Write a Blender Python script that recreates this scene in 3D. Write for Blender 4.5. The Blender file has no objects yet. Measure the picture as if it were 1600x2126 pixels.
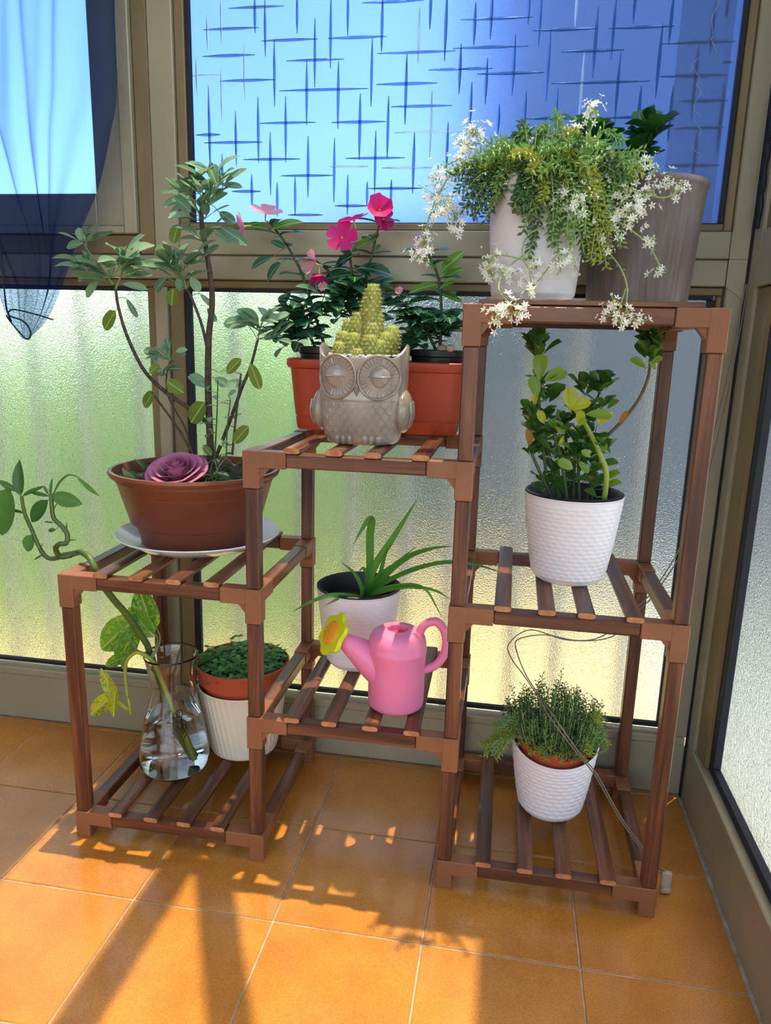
import bpy, math, random
from mathutils import Vector, Matrix, Quaternion

# ------------------------------------------------------------------ camera, world, sun, exposure
scene = bpy.context.scene
COL = scene.collection
CAM_LOC=(0.7062,-1.0624,0.8821); CAM_ROT=(1.34378,-0.02654,0.16768); FPX=1538.3
cam_data = bpy.data.cameras.new('camera')
cam_data.sensor_fit = 'VERTICAL'; cam_data.sensor_height = 36.0
cam_data.lens = FPX / 2126.0 * 36.0
cam_data.clip_start = 0.01; cam_data.clip_end = 200
cam = bpy.data.objects.new('camera', cam_data); COL.objects.link(cam)
cam.location = CAM_LOC; cam.rotation_mode = 'XYZ'; cam.rotation_euler = CAM_ROT
scene.camera = cam

world = bpy.data.worlds.new('world'); scene.world = world; world.use_nodes = True
wn = world.node_tree.nodes; wl = world.node_tree.links
sky = wn.new('ShaderNodeTexSky'); sky.sky_type = 'NISHITA'; sky.sun_disc = False
sky.sun_elevation = math.radians(62); sky.sun_rotation = math.radians(40)
sky.air_density = 1.0; sky.dust_density = 1.6; sky.ozone_density = 1.2
wn['Background'].inputs['Strength'].default_value = 0.66
wb = wn.new('ShaderNodeMix'); wb.data_type = 'RGBA'; wb.blend_type = 'MULTIPLY'; wb.inputs[0].default_value = 1.0; wb.inputs[7].default_value = (1.0, 0.90, 0.80, 1)   # warm white balance
wl.new(sky.outputs[0], wb.inputs[6]); wl.new(wb.outputs[2], wn['Background'].inputs['Color'])

SUN_DIR = Vector((0.087, 0.105, 1.0)).normalized()          # towards the sun
sl = bpy.data.lights.new('sun', 'SUN'); sl.energy = 3.5; sl.angle = math.radians(0.53); sl.color = (1.0, 0.86, 0.58)
sun = bpy.data.objects.new('sun', sl); COL.objects.link(sun)
sun.rotation_euler = SUN_DIR.to_track_quat('Z', 'Y').to_euler(); sun.location = (0.4, 0.5, 4)

vs = scene.view_settings
vs.view_transform = 'Standard'; vs.look = 'None'; vs.gamma = 1.0; vs.use_curve_mapping = False
vs.exposure = 0.76
scene.cycles.use_denoising = True
scene.cycles.sample_clamp_indirect = 8.0
scene.cycles.max_bounces = 16; scene.cycles.transmission_bounces = 12; scene.cycles.transparent_max_bounces = 24
scene.cycles.caustics_refractive = True; scene.cycles.caustics_reflective = False

# ------------------------------------------------------------------ helpers
rng = random.Random(7)
def lin(c):
    return tuple(((v/255.0)/12.92 if v/255.0 <= 0.04045 else ((v/255.0+0.055)/1.055)**2.4) for v in c)

ORG = {}
class MB:
    """collects verts and faces for one mesh"""
    def __init__(s): s.v = []; s.f = []; s.m = []
    def add(s, vs_, fs_, mi=0):
        o = len(s.v); s.v.extend(tuple(x) for x in vs_)
        for f in fs_: s.f.append(tuple(i+o for i in f)); s.m.append(mi)
    def box(s, a, b, mi=0):
        x0,y0,z0 = a; x1,y1,z1 = b
        s.add([(x0,y0,z0),(x1,y0,z0),(x1,y1,z0),(x0,y1,z0),(x0,y0,z1),(x1,y0,z1),(x1,y1,z1),(x0,y1,z1)],
              [(0,3,2,1),(4,5,6,7),(0,1,5,4),(1,2,6,5),(2,3,7,6),(3,0,4,7)], mi)
    def cbox(s, a, b, bev=0.0015, mi=0, ends=None, emi=0):
        """box with chamfered edges; ends = axis whose two end faces take material emi"""
        lo = [min(a[i],b[i]) for i in range(3)]; hi = [max(a[i],b[i]) for i in range(3)]
        bev = min([bev]+[(hi[i]-lo[i])*0.45 for i in range(3)])
        vid = {}; vs_ = []
        for sx in (0,1):
            for sy in (0,1):
                for sz in (0,1):
                    sg = (sx,sy,sz)
                    for ax in range(3):
                        p = []
                        for i in range(3):
                            e = hi[i] if sg[i] else lo[i]
                            if i != ax: e += -bev if sg[i] else bev
                            p.append(e)
                        vid[(sg,ax)] = len(vs_); vs_.append(p)
        fs = []; ms = []
        def flip(f):
            p = [Vector(vs_[i]) for i in f]; n = (p[1]-p[0]).cross(p[2]-p[0])
            c = sum(p, Vector())/len(p) - Vector([(lo[i]+hi[i])/2 for i in range(3)])
            return f if n.dot(c) > 0 else f[::-1]
        for ax in range(3):
            o1,o2 = [i for i in range(3) if i != ax]
            for sgn in (0,1):
                q = []
                for u,w in ((0,0),(1,0),(1,1),(0,1)):
                    sg = [0,0,0]; sg[ax]=sgn; sg[o1]=u; sg[o2]=w; q.append(vid[(tuple(sg),ax)])
                fs.append(flip(tuple(q))); ms.append(emi if ends == ax else mi)
        for ax in range(3):
            o1,o2 = [i for i in range(3) if i != ax]
            for u in (0,1):
                for w in (0,1):
                    A=[0,0,0];B=[0,0,0]; A[o1]=B[o1]=u; A[o2]=B[o2]=w; B[ax]=1
                    A=tuple(A);B=tuple(B)
                    fs.append(flip((vid[(A,o1)],vid[(B,o1)],vid[(B,o2)],vid[(A,o2)]))); ms.append(mi)
        for sg in [(x,y,z) for x in (0,1) for y in (0,1) for z in (0,1)]:
            fs.append(flip((vid[(sg,0)],vid[(sg,1)],vid[(sg,2)]))); ms.append(mi)
        o = len(s.v); s.v.extend(tuple(x) for x in vs_)
        for f,m in zip(fs,ms): s.f.append(tuple(i+o for i in f)); s.m.append(m)
    def prism(s, poly, axis, a, b, mi=0):
        """poly: 2D points in the two other axes (in order), extruded along axis a..b"""
        n = len(poly); vs_ = []
        for t in (a,b):
            for p in poly:
                q = list(p); q.insert(axis, t); vs_.append(q)
        fs = [tuple(range(n))[::-1], tuple(range(n,2*n))]
        for i in range(n): fs.append((i,(i+1)%n,n+(i+1)%n,n+i))
        s.add(vs_, fs, mi)
    def tube(s, pts, rad, n=8, mi=0, cap=True, flat=1.0):
        pts = [Vector(p) for p in pts]; k = len(pts)
        if not hasattr(rad,'__len__'): rad = [rad]*k
        t = [(pts[min(i+1,k-1)]-pts[max(i-1,0)]).normalized() for i in range(k)]
        up = Vector((0,0,1)) if abs(t[0].z) < 0.9 else Vector((0,1,0))
        nn = (up - t[0]*up.dot(t[0])).normalized(); vs_ = []
        for i in range(k):
            nn = nn - t[i]*nn.dot(t[i])
            nn = nn.normalized() if nn.length > 1e-6 else t[i].orthogonal().normalized()
            bb = t[i].cross(nn)
            for j in range(n):
                a = 2*math.pi*j/n
                vs_.append(pts[i] + (nn*math.cos(a)*flat + bb*math.sin(a))*rad[i])
        fs = []
        for i in range(k-1):
            for j in range(n):
                fs.append((i*n+j, i*n+(j+1)%n, (i+1)*n+(j+1)%n, (i+1)*n+j))
        if cap:
            fs.append(tuple(range(n))[::-1]); fs.append(tuple(range((k-1)*n,k*n)))
        s.add(vs_, fs, mi)
    def lathe(s, prof, n=48, c=(0,0,0), mi=0, fn=None, capb=False, capt=False):
        """prof: (r,z) list from bottom to top; fn(ang,i,r,z)->(r,z) reshapes"""
        vs_ = []
        for i,(r,z) in enumerate(prof):
            for j in range(n):
                a = 2*math.pi*j/n; rr,zz = (fn(a,i,r,z) if fn else (r,z))
                vs_.append((c[0]+rr*math.cos(a), c[1]+rr*math.sin(a), c[2]+zz))
        fs = []
        for i in range(len(prof)-1):
            for j in range(n):
                fs.append((i*n+j, i*n+(j+1)%n, (i+1)*n+(j+1)%n, (i+1)*n+j))
        if capb: fs.append(tuple(range(n))[::-1])
        if capt: fs.append(tuple(range((len(prof)-1)*n, len(prof)*n)))
        s.add(vs_, fs, mi)
    def grid(s, fn, nu, nv, mi=0, closeu=False):
        vs_ = []; un = nu if closeu else nu+1
        for j in range(nv+1):
            for i in range(un): vs_.append(fn(i/nu, j/nv))
        fs = []
        for j in range(nv):
            for i in range(nu):
                a = i; b = (i+1)%un
                fs.append((j*un+a, j*un+b, (j+1)*un+b, (j+1)*un+a))
        s.add(vs_, fs, mi)
    def ball(s, c, r, nu=12, nv=8, mi=0):
        rx,ry,rz = r if hasattr(r,'__len__') else (r,r,r)
        vs_ = [(c[0],c[1],c[2]-rz)]
        for j in range(1,nv):
            ph = math.pi*j/nv-math.pi/2
            for i in range(nu):
                a = 2*math.pi*i/nu
                vs_.append((c[0]+rx*math.cos(ph)*math.cos(a), c[1]+ry*math.cos(ph)*math.sin(a), c[2]+rz*math.sin(ph)))
        vs_.append((c[0],c[1],c[2]+rz)); L = len(vs_)-1; fs = []
        for i in range(nu): fs.append((0, 1+(i+1)%nu, 1+i))
        for j in range(nv-2):
            for i in range(nu):
                fs.append((1+j*nu+i, 1+j*nu+(i+1)%nu, 1+(j+1)*nu+(i+1)%nu, 1+(j+1)*nu+i))
        for i in range(nu): fs.append((L, 1+(nv-2)*nu+i, 1+(nv-2)*nu+(i+1)%nu))
        s.add(vs_, fs, mi)

def smooth_line(pts, sub=6):
    """Catmull-Rom through 3D points"""
    P = [Vector(p) for p in pts]
    if len(P) < 3: 
        return [P[0].lerp(P[-1], i/sub) for i in range(sub+1)]
    Q = [P[0]*2-P[1]] + P + [P[-1]*2-P[-2]]; out = []
    for i in range(1, len(Q)-2):
        a,b,c,d = Q[i-1],Q[i],Q[i+1],Q[i+2]
        for k in range(sub):
            t = k/sub
            out.append(0.5*((2*b)+(c-a)*t+(2*a-5*b+4*c-d)*t*t+(3*b-a-3*c+d)*t**3))
    out.append(P[-1]); return out

def mesh_of(name, mb, mats, smooth=35, org=(0,0,0)):
    me = bpy.data.meshes.new(name)
    ox,oy,oz = org
    me.from_pydata([(x-ox,y-oy,z-oz) for x,y,z in mb.v], [], mb.f)
    for m in (mats if isinstance(mats,(list,tuple)) else [mats]): me.materials.append(m)
    if any(mb.m): me.polygons.foreach_set('material_index', mb.m)
    if smooth:
        me.polygons.foreach_set('use_smooth', [True]*len(me.polygons))
        try: me.set_sharp_from_angle(angle=math.radians(smooth))
        except Exception: pass
    me.update(); return me

def link(name, data, parent=None, loc=(0,0,0)):
    o = bpy.data.objects.new(name, data); COL.objects.link(o)
    o.parent = parent; o.location = loc
    ORG[o.name] = Vector(ORG[parent.name] if parent else (0,0,0)) + Vector(loc)
    return o
def obj(name, mb, mats, parent=None, smooth=35, loc=None, kind=None):
    """mb is in world coordinates; a top-level mesh may take loc as its origin"""
    if parent: org = ORG[parent.name]; l = (0,0,0)
    else: org = Vector(loc or (0,0,0)); l = org
    o = link(name, mesh_of(name, mb, mats, smooth, org), parent, l)
    if kind: o['kind'] = kind
    return o
def inst(name, me, parent, M):
    """one more object that shares mesh data; M is a world matrix (parents are never rotated)"""
    o = bpy.data.objects.new(name, me); COL.objects.link(o); o.parent = parent
    M = M.copy(); M.translation = M.translation - ORG[parent.name]; o.matrix_basis = M
    return o
def tag(o, label, cat, group=None):
    o['label'] = label; o['category'] = cat
    if group: o['group'] = group
    return o
def thing(name, label, cat, loc, group=None):
    o = link(name, None, None, loc); o.empty_display_size = 0.02
    return tag(o, label, cat, group)
def setting(name, loc=(0,0,0)):
    o = link(name, None, None, loc); o['kind'] = 'structure'; o.empty_display_size = 0.02; return o

# ------------------------------------------------------------------ materials
def mat(name, col=(0.5,0.5,0.5), rough=0.5, metal=0.0, coat=0.0, spec=0.5, trans=0.0, ior=1.45, sss=0.0):
    m = bpy.data.materials.new(name); m.use_nodes = True
    b = m.node_tree.nodes['Principled BSDF']
    b.inputs['Base Color'].default_value = (*col,1); b.inputs['Roughness'].default_value = rough
    b.inputs['Metallic'].default_value = metal; b.inputs['Coat Weight'].default_value = coat
    b.inputs['Coat Roughness'].default_value = 0.15
    b.inputs['Specular IOR Level'].default_value = spec
    b.inputs['Transmission Weight'].default_value = trans; b.inputs['IOR'].default_value = ior
    if sss: 
        b.inputs['Subsurface Weight'].default_value = sss; b.inputs['Subsurface Radius'].default_value = (0.01,0.006,0.004); b.inputs['Subsurface Scale'].default_value = 0.3
    return m
def nodes(m): return m.node_tree.nodes, m.node_tree.links, m.node_tree.nodes['Principled BSDF']
def noise(N, L, scale, detail=3, vec=None, rough=0.55, dist=0.0):
    n = N.new('ShaderNodeTexNoise'); n.inputs['Scale'].default_value = scale; n.inputs['Detail'].default_value = detail
    n.inputs['Roughness'].default_value = rough; n.inputs['Distortion'].default_value = dist
    if vec is not None: L.new(vec, n.inputs['Vector'])
    return n
def ramp(N, L, fac, stops):
    r = N.new('ShaderNodeValToRGB'); e = r.color_ramp.elements
    while len(e) < len(stops): e.new(0.5)
    for i,(p,c) in enumerate(stops): e[i].position = p; e[i].color = (*c,1)
    L.new(fac, r.inputs[0]); return r
def bump(N, L, height, b, strength=0.3, dist=0.002):
    n = N.new('ShaderNodeBump'); n.inputs['Strength'].default_value = strength; n.inputs['Distance'].default_value = dist
    L.new(height, n.inputs['Height']); L.new(n.outputs[0], b.inputs['Normal']); return n
def objvec(N, L, scale=(1,1,1), rnd=True):
    tc = N.new('ShaderNodeTexCoord'); mp = N.new('ShaderNodeMapping'); mp.inputs['Scale'].default_value = scale
    L.new(tc.outputs['Object'], mp.inputs['Vector'])
    if rnd:
        oi = N.new('ShaderNodeObjectInfo'); mu = N.new('ShaderNodeMath'); mu.operation='MULTIPLY'; mu.inputs[1].default_value = 37.0
        L.new(oi.outputs['Random'], mu.inputs[0]); L.new(mu.outputs[0], mp.inputs['Location'])
    return mp.outputs[0]
def noisy(name, stops, scale=8, rough=0.5, detail=4, bstr=0.0, bscale=60, vscale=(1,1,1), **kw):
    m = mat(name, stops[0][1], rough, **kw); N,L,b = nodes(m)
    v = objvec(N, L, vscale); n = noise(N, L, scale, detail, v)
    r = ramp(N, L, n.outputs[0], stops); L.new(r.outputs[0], b.inputs['Base Color'])
    if bstr:
        n2 = noise(N, L, bscale, 3, v); bump(N, L, n2.outputs[0], b, bstr)
    return m

def wood(name, axis):
    m = mat(name, rough=0.42, coat=0.15); N,L,b = nodes(m)
    sc = [60,60,60]; sc[axis] = 3.0
    v = objvec(N, L, sc)
    n = noise(N, L, 1.0, 5, v, 0.6, 0.6)
    r = ramp(N, L, n.outputs[0], [(0.28,lin((44,24,16))),(0.48,lin((92,52,32))),(0.62,lin((124,74,46))),(0.8,lin((74,40,24)))])
    sc2 = [9,9,9]; sc2[axis] = 2.0
    v2 = objvec(N, L, sc2); n2 = noise(N, L, 1.0, 2, v2)
    mx = N.new('ShaderNodeMix'); mx.data_type='RGBA'; mx.blend_type='MULTIPLY'; mx.inputs[0].default_value = 0.55
    r2 = ramp(N, L, n2.outputs[0], [(0.3,(0.35,0.33,0.32)),(0.65,(1.15,1.1,1.05))])
    L.new(r.outputs[0], mx.inputs[6]); L.new(r2.outputs[0], mx.inputs[7]); L.new(mx.outputs[2], b.inputs['Base Color'])
    bump(N, L, n.outputs[0], b, 0.25, 0.001)
    return m
WOOD = [wood('stained_pine_x',0), wood('stained_pine_y',1), wood('stained_pine_z',2)]
M_END = noisy('raw_end_grain', [(0.3,lin((150,92,56))),(0.7,lin((196,138,92)))], 60, 0.7)
M_CONN = noisy('brown_plastic', [(0.3,lin((126,80,52))),(0.7,lin((144,94,64)))], 12, 0.45, spec=0.4)
M_ALU = noisy('champagne_aluminium', [(0.3,lin((148,138,112))),(0.7,lin((162,152,126)))], 5, 0.42, metal=0.2)
M_ALU2 = noisy('bronze_glazing_bead', [(0.3,lin((116,98,66))),(0.7,lin((134,114,78)))], 5, 0.45, metal=0.2)
M_RUBBER = mat('black_rubber', lin((20,24,34)), 0.6)

def frosted(name, tint, rough, ior, transl, bscale, bstr, tcol):
    m = bpy.data.materials.new(name); m.use_nodes = True
    N,L = m.node_tree.nodes, m.node_tree.links; N.remove(N['Principled BSDF'])
    rf = N.new('ShaderNodeBsdfRefraction'); rf.inputs['Color'].default_value = (*tint,1)
    rf.inputs['Roughness'].default_value = rough; rf.inputs['IOR'].default_value = ior
    tl = N.new('ShaderNodeBsdfTranslucent'); tl.inputs['Color'].default_value = (*tcol,1)
    gl = N.new('ShaderNodeBsdfGlossy'); gl.inputs['Roughness'].default_value = 0.25
    v = objvec(N, L, (1,1,1), False); n = noise(N, L, bscale, 2, v)
    bp = N.new('ShaderNodeBump'); bp.inputs['Strength'].default_value = bstr; bp.inputs['Distance'].default_value = 0.002
    L.new(n.outputs[0], bp.inputs['Height'])
    for x in (rf,gl): L.new(bp.outputs[0], x.inputs['Normal'])
    m1 = N.new('ShaderNodeMixShader'); m1.inputs[0].default_value = transl; L.new(rf.outputs[0], m1.inputs[1]); L.new(tl.outputs[0], m1.inputs[2])
    m2 = N.new('ShaderNodeMixShader'); m2.inputs[0].default_value = 0.04; L.new(m1.outputs[0], m2.inputs[1]); L.new(gl.outputs[0], m2.inputs[2])
    L.new(m2.outputs[0], N['Material Output'].inputs['Surface'])
    return m
M_PANE_LOW = frosted('hammered_glass', (0.86,0.87,0.85), 0.16, 1.25, 0.05, 330, 1.3, (0.8,0.82,0.8))
M_PANE_UP = frosted('sky_tinted_glass', (0.36,0.49,0.75), 0.5, 1.25, 0.08, 700, 0.25, (0.3,0.5,0.85))  # blue of the sky light is put into the glass tint
M_PANE_SASH = frosted('plain_frosted_glass', (0.72,0.86,1.0), 0.35, 1.25, 0.1, 700, 0.2, (0.7,0.82,1.0))

# ------------------------------------------------------------------ room shell
WY = 0.36        # room face of the back glazing
WX = 1.095       # room face of the right glazing
# floor: slab with grout, tiles as pieces
M_GROUT = noisy('pale_grout', [(0.3,lin((150,128,106))),(0.7,lin((190,172,150)))], 40, 0.9)
M_TILE = mat('ochre_glazed_tile', rough=0.40, coat=0.55); N,L,b = nodes(M_TILE)
v = objvec(N, L, (1,1,1)); n1 = noise(N, L, 9, 4, v); n2 = noise(N, L, 330, 2, v)
r1 = ramp(N, L, n1.outputs[0], [(0.3,lin((174,108,38))),(0.7,lin((196,132,50)))])
r2 = ramp(N, L, n2.outputs[0], [(0.35,(0.72,0.68,0.62)),(0.6,(1.05,1.05,1.05))])
mx = N.new('ShaderNodeMix'); mx.data_type='RGBA'; mx.blend_type='MULTIPLY'; mx.inputs[0].default_value = 0.7
L.new(r1.outputs[0], mx.inputs[6]); L.new(r2.outputs[0], mx.inputs[7]); L.new(mx.outputs[2], b.inputs['Base Color'])
bump(N, L, n2.outputs[0], b, 0.08, 0.0006)
fm = MB(); fm.box((-0.768,-2.4,-0.12), (1.16,0.42,-0.0018))
floor = obj('floor', fm, M_GROUT, None, 0, kind='structure')
TX, TY, GX, GY = 0.2322, 0.2345, 0.626, -0.123
tm = MB(); tm.cbox((-TX/2+0.0014,-TY/2+0.0014,-0.008), (TX/2-0.0014,TY/2-0.0014,0), 0.0012)
tile_me = mesh_of('tile', tm, M_TILE, 0)
for i in range(-6, 2):
    for j in range(-9, 2):
        inst('tile', tile_me, floor, Matrix.Translation((GX+(i+0.5)*TX, GY+(j+0.5)*TY, 0)))
# narrow cut row against the back wall
cm = MB()
cm.cbox((-TX/2+0.0014, 0, -0.008), (TX/2-0.0014, WY-0.002-(GY+2*TY+0.0014), 0), 0.0012)
cut_me = mesh_of('tile', cm, M_TILE, 0)
for i in range(-6, 2):
    inst('tile', cut_me, floor, Matrix.Translation((GX+(i+0.5)*TX, GY+2*TY+0.0014, 0)))

def bar(parent, name, a, b, m=M_ALU, bev=0.002):
    q = MB(); q.cbox(a, b, bev); return obj(name, q, m, parent, 30)

# back wall: kick panel with cap strip
kb = MB(); kb.cbox((-0.765,WY,0), (WX+0.05,WY+0.05,0.111), 0.002)
wall_back = obj('wall_back', kb, M_ALU, None, 30, kind='structure')
bar(wall_back, 'cap_strip', (-0.765,WY-0.004,0.1112), (WX-0.004,WY+0.03,0.128), M_ALU)

def pane_window(idx, x0, x1, z0, z1, pm, gask=0.013, yoff=0.022):
    w = setting('window_%d' % idx, ((x0+x1)/2, WY+yoff, z0))
    q = MB(); q.box((x0-gask,WY+yoff,z0-gask), (x1+gask,WY+yoff+0.005,z1+gask)); obj('pane', q, pm, w, 0)
    return w
def ring(w, x0, x1, z0, z1, t, y0, y1, m, name='gasket', sides='LRTB'):
    if 'B' in sides: bar(w, name, (x0-t,y0,z0-t), (x1+t,y1,z0), m, 0.001)
    if 'T' in sides: bar(w, name, (x0-t,y0,z1), (x1+t,y1,z1+t), m, 0.001)
    if 'L' in sides: bar(w, name, (x0-t,y0,z0), (x0,y1,z1), m, 0.001)
    if 'R' in sides: bar(w, name, (x1,y0,z0), (x1+t,y1,z1), m, 0.001)

# lower left fixed window
w1 = pane_window(1, -0.76, -0.017, 0.145, 0.966, M_PANE_LOW)
ring(w1, -0.76, -0.017, 0.145, 0.966, 0.008, WY+0.010, WY+0.0215, M_RUBBER, sides='TB')
bar(w1, 'glazing_bead', (-0.0168,WY+0.006,0.1285), (0.002,WY+0.03,0.9735), M_ALU2)
# lower right fixed window
w2 = pane_window(2, 0.072, 1.037, 0.147, 0.967, M_PANE_LOW)
ring(w2, 0.072, 1.037, 0.147, 0.967, 0.013, WY+0.010, WY+0.0215, M_RUBBER, sides='LR')
ring(w2, 0.072, 1.037, 0.147, 0.967, 0.009, WY+0.010, WY+0.0215, M_RUBBER, sides='TB')
bar(w2, 'glazing_bead', (0.029,WY+0.006,0.1285), (0.0588,WY+0.03,0.9735), M_ALU2)
bar(w2, 'glazing_bead', (1.0505,WY+0.006,0.1285), (1.0605,WY+0.03,0.9735), M_ALU2)
bar(w2, 'glazing_bead', (-0.76,WY+0.006,0.974), (1.0605,WY+0.03,0.9885), M_ALU2)
# posts and transom rails (setting trim)
trim1 = setting('trim_1', (0.016,WY,0))
bar(trim1, 'post', (0.0025,WY-0.004,0.1285), (0.0285,WY+0.045,0.9735), M_ALU)
bar(trim1, 'post', (0.009,WY-0.004,1.0345), (0.0575,WY+0.045,2.3), M_ALU)
trim2 = setting('trim_2', (0.5,WY,1.0))
bar(trim2, 'transom_rail', (-0.76,WY-0.002,0.989), (1.0615,WY+0.045,1.0335), M_ALU)
bar(trim2, 'transom_rail', (0.0578,WY-0.004,1.0343), (1.0615,WY+0.045,1.0795), M_ALU)
trim3 = setting('trim_3', (1.078,WY,0))
bar(trim3, 'corner_stile', (1.0625,WY-0.004,0.1285), (1.0935,WY+0.045,1.0335), M_ALU)
bar(trim3, 'corner_stile', (1.0625,WY-0.004,1.0343), (1.0935,WY+0.045,2.3), M_ALU)
# mitred ends of the transom
q = MB(); q.prism([(1.061,0.989),(1.0945,0.965),(1.0945,1.0335),(1.061,1.0335)], 1, WY-0.0055, WY-0.0042); obj('mitre_plate', q, M_ALU, trim3, 0)
q = MB(); q.prism([(1.061,1.0343),(1.0945,1.0343),(1.0945,1.10),(1.061,1.0795)], 1, WY-0.0055, WY-0.0042); obj('mitre_plate', q, M_ALU, trim3, 0)
# upper right window with etched pattern
w4 = pane_window(4, 0.085, 1.040, 1.095, 2.2, M_PANE_UP)
ring(w4, 0.085, 1.040, 1.095, 2.2, 0.008, WY+0.010, WY+0.0215, M_RUBBER, sides='LR')
ring(w4, 0.085, 1.040, 1.095, 2.2, 0.002, WY+0.010, WY+0.0215, M_RUBBER, sides='B')
bar(w4, 'glazing_bead', (0.058,WY+0.004,1.080), (0.0768,WY+0.03,2.2), M_ALU2)
bar(w4, 'glazing_bead', (1.0482,WY+0.004,1.080), (1.0622,WY+0.03,2.2), M_ALU2)
bar(w4, 'glazing_bead', (0.0772,WY+0.004,1.080), (1.048,WY+0.03,1.0928), M_ALU2)
M_STROKE = bpy.data.materials.new('dark_view_etched_line'); M_STROKE.use_nodes = True
N,L = M_STROKE.node_tree.nodes, M_STROKE.node_tree.links; N.remove(N['Principled BSDF'])
g = N.new('ShaderNodeBsdfGlass'); g.inputs['Color'].default_value = (0.34,0.46,0.62,1); g.inputs['Roughness'].default_value = 0.08; g.inputs['IOR'].default_value = 1.3
d = N.new('ShaderNodeBsdfDiffuse'); d.inputs['Color'].default_value = (*lin((60,96,140)),1)  # dark view behind the glass is put into the line colour
ms = N.new('ShaderNodeMixShader'); ms.inputs[0].default_value = 0.35; L.new(g.outputs[0], ms.inputs[1]); L.new(d.outputs[0], ms.inputs[2]); L.new(ms.outputs[0], N['Material Output'].inputs['Surface'])
M_STROKE2 = M_STROKE.copy(); M_STROKE2.name = 'backlit_etched_line'  # copy with the bright daylight behind painted into its colour
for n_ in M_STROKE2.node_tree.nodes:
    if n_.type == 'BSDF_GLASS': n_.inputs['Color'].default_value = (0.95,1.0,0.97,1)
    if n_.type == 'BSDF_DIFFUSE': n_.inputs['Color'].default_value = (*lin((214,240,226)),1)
STROKES = [(0,0.143,1.400,1.485),(0,0.116,1.392,1.455),(0,0.207,1.420,1.479),(0,0.226,1.381,1.476),(0,0.286,1.416,1.484),(0,0.319,1.328,1.440),(0,0.348,1.358,1.474),(0,0.379,1.410,1.489),(0,0.441,1.382,1.472),(0,0.526,1.415,1.493),(0,0.507,1.363,1.450),(0,0.554,1.364,1.476),(0,0.186,1.308,1.404),(0,0.243,1.298,1.409),(0,0.093,1.313,1.390),(0,0.141,1.273,1.368),(0,0.115,1.182,1.336),(0,0.167,1.196,1.292),(0,0.211,1.201,1.315),(0,0.264,1.202,1.315),(0,0.304,1.265,1.373),(0,0.363,1.258,1.370),(0,0.424,1.294,1.405),(0,0.487,1.263,1.378),(0,0.582,1.311,1.391),(0,0.404,1.205,1.316),(0,0.456,1.206,1.311),(0,0.534,1.208,1.318),(0,0.434,1.147,1.254),(0,0.505,1.147,1.251),(0,0.565,1.179,1.266),(0,0.234,1.145,1.255),(0,0.307,1.141,1.247),(0,0.357,1.132,1.243),(0,0.139,1.151,1.219),(0,0.197,1.120,1.183),(0,0.247,1.107,1.168),(0,0.282,1.109,1.178),(0,0.383,1.110,1.180),(0,0.420,1.126,1.168),(0,0.465,1.126,1.171),(1,1.462,0.157,0.262),(1,1.429,0.108,0.215),(1,1.407,0.219,0.324),(1,1.407,0.343,0.450),(1,1.461,0.404,0.514),(1,1.380,0.433,0.573),(1,1.385,0.105,0.207),(1,1.373,0.265,0.373),(1,1.353,0.083,0.141),(1,1.343,0.138,0.244),(1,1.351,0.526,0.599),(1,1.324,0.252,0.418),(1,1.330,0.433,0.543),(1,1.293,0.461,0.571),(1,1.270,0.214,0.321),(1,1.269,0.351,0.452),(1,1.252,0.088,0.137),(1,1.238,0.104,0.219),(1,1.250,0.468,0.592),(1,1.208,0.181,0.292),(1,1.208,0.378,0.489),(1,1.194,0.349,0.421),(1,1.179,0.254,0.355),(1,1.191,0.447,0.541),(1,1.152,0.157,0.215),(1,1.156,0.422,0.523),(1,1.126,0.359,0.423),(1,1.110,0.268,0.336),(0,0.604,1.387,1.455),(0,0.632,1.396,1.474),(0,0.695,1.416,1.477),(0,0.715,1.381,1.470),(0,0.774,1.410,1.473),(0,0.810,1.330,1.440),(0,0.838,1.357,1.460),(0,0.869,1.411,1.469),(0,0.917,1.296,1.410),(0,0.930,1.378,1.456),(0,0.734,1.295,1.410),(0,0.675,1.306,1.402),(0,0.629,1.293,1.367),(0,0.604,1.251,1.330),(0,0.699,1.253,1.314),(0,0.654,1.244,1.293),(0,0.753,1.231,1.316),(0,0.793,1.254,1.374),(0,0.853,1.256,1.372),(0,0.892,1.253,1.317),(0,0.944,1.228,1.316),(0,0.978,1.263,1.380),(0,0.997,1.362,1.442),(0,1.016,1.413,1.447),(0,1.026,1.209,1.322),(0,0.991,1.168,1.248),(1,1.428,0.579,0.703),(1,1.407,0.704,0.812),(1,1.406,0.830,0.936),(1,1.384,0.568,0.698),(1,1.351,0.579,0.640),(1,1.373,0.754,0.859),(1,1.342,0.612,0.728),(1,1.324,0.741,0.906),(1,1.269,0.700,0.807),(1,1.268,0.837,0.934),(1,1.380,0.919,1.035),(1,1.330,0.920,1.029),(1,1.291,0.953,1.034),(1,1.249,0.951,1.033),(1,1.190,0.942,1.034),(1,1.349,1.018,1.034)]
def stroke_mesh(mb, s):
    kind, c, a, b_ = s; w = 0.0024 + 0.0006*rng.random(); y0 = WY+0.0205; y1 = WY+0.0218; n = 7
    vs_ = []
    for i in range(n+1):
        t = i/n; ww = w*math.sin(math.pi*min(max(t,0.03),0.97))**0.8*0.9+0.0003; p = a+(b_-a)*t
        for sg in (-1,0,1):
            yy = y0 if sg == 0 else y1
            vs_.append((c+sg*ww, yy, p) if kind == 0 else (p, yy, c+sg*ww))
    fs = []
    for i in range(n):
        for k in range(2):
            f = (i*3+k, i*3+k+1, i*3+k+4, i*3+k+3); fs.append(f if kind else f[::-1])
    mb.add(vs_, fs)
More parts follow.
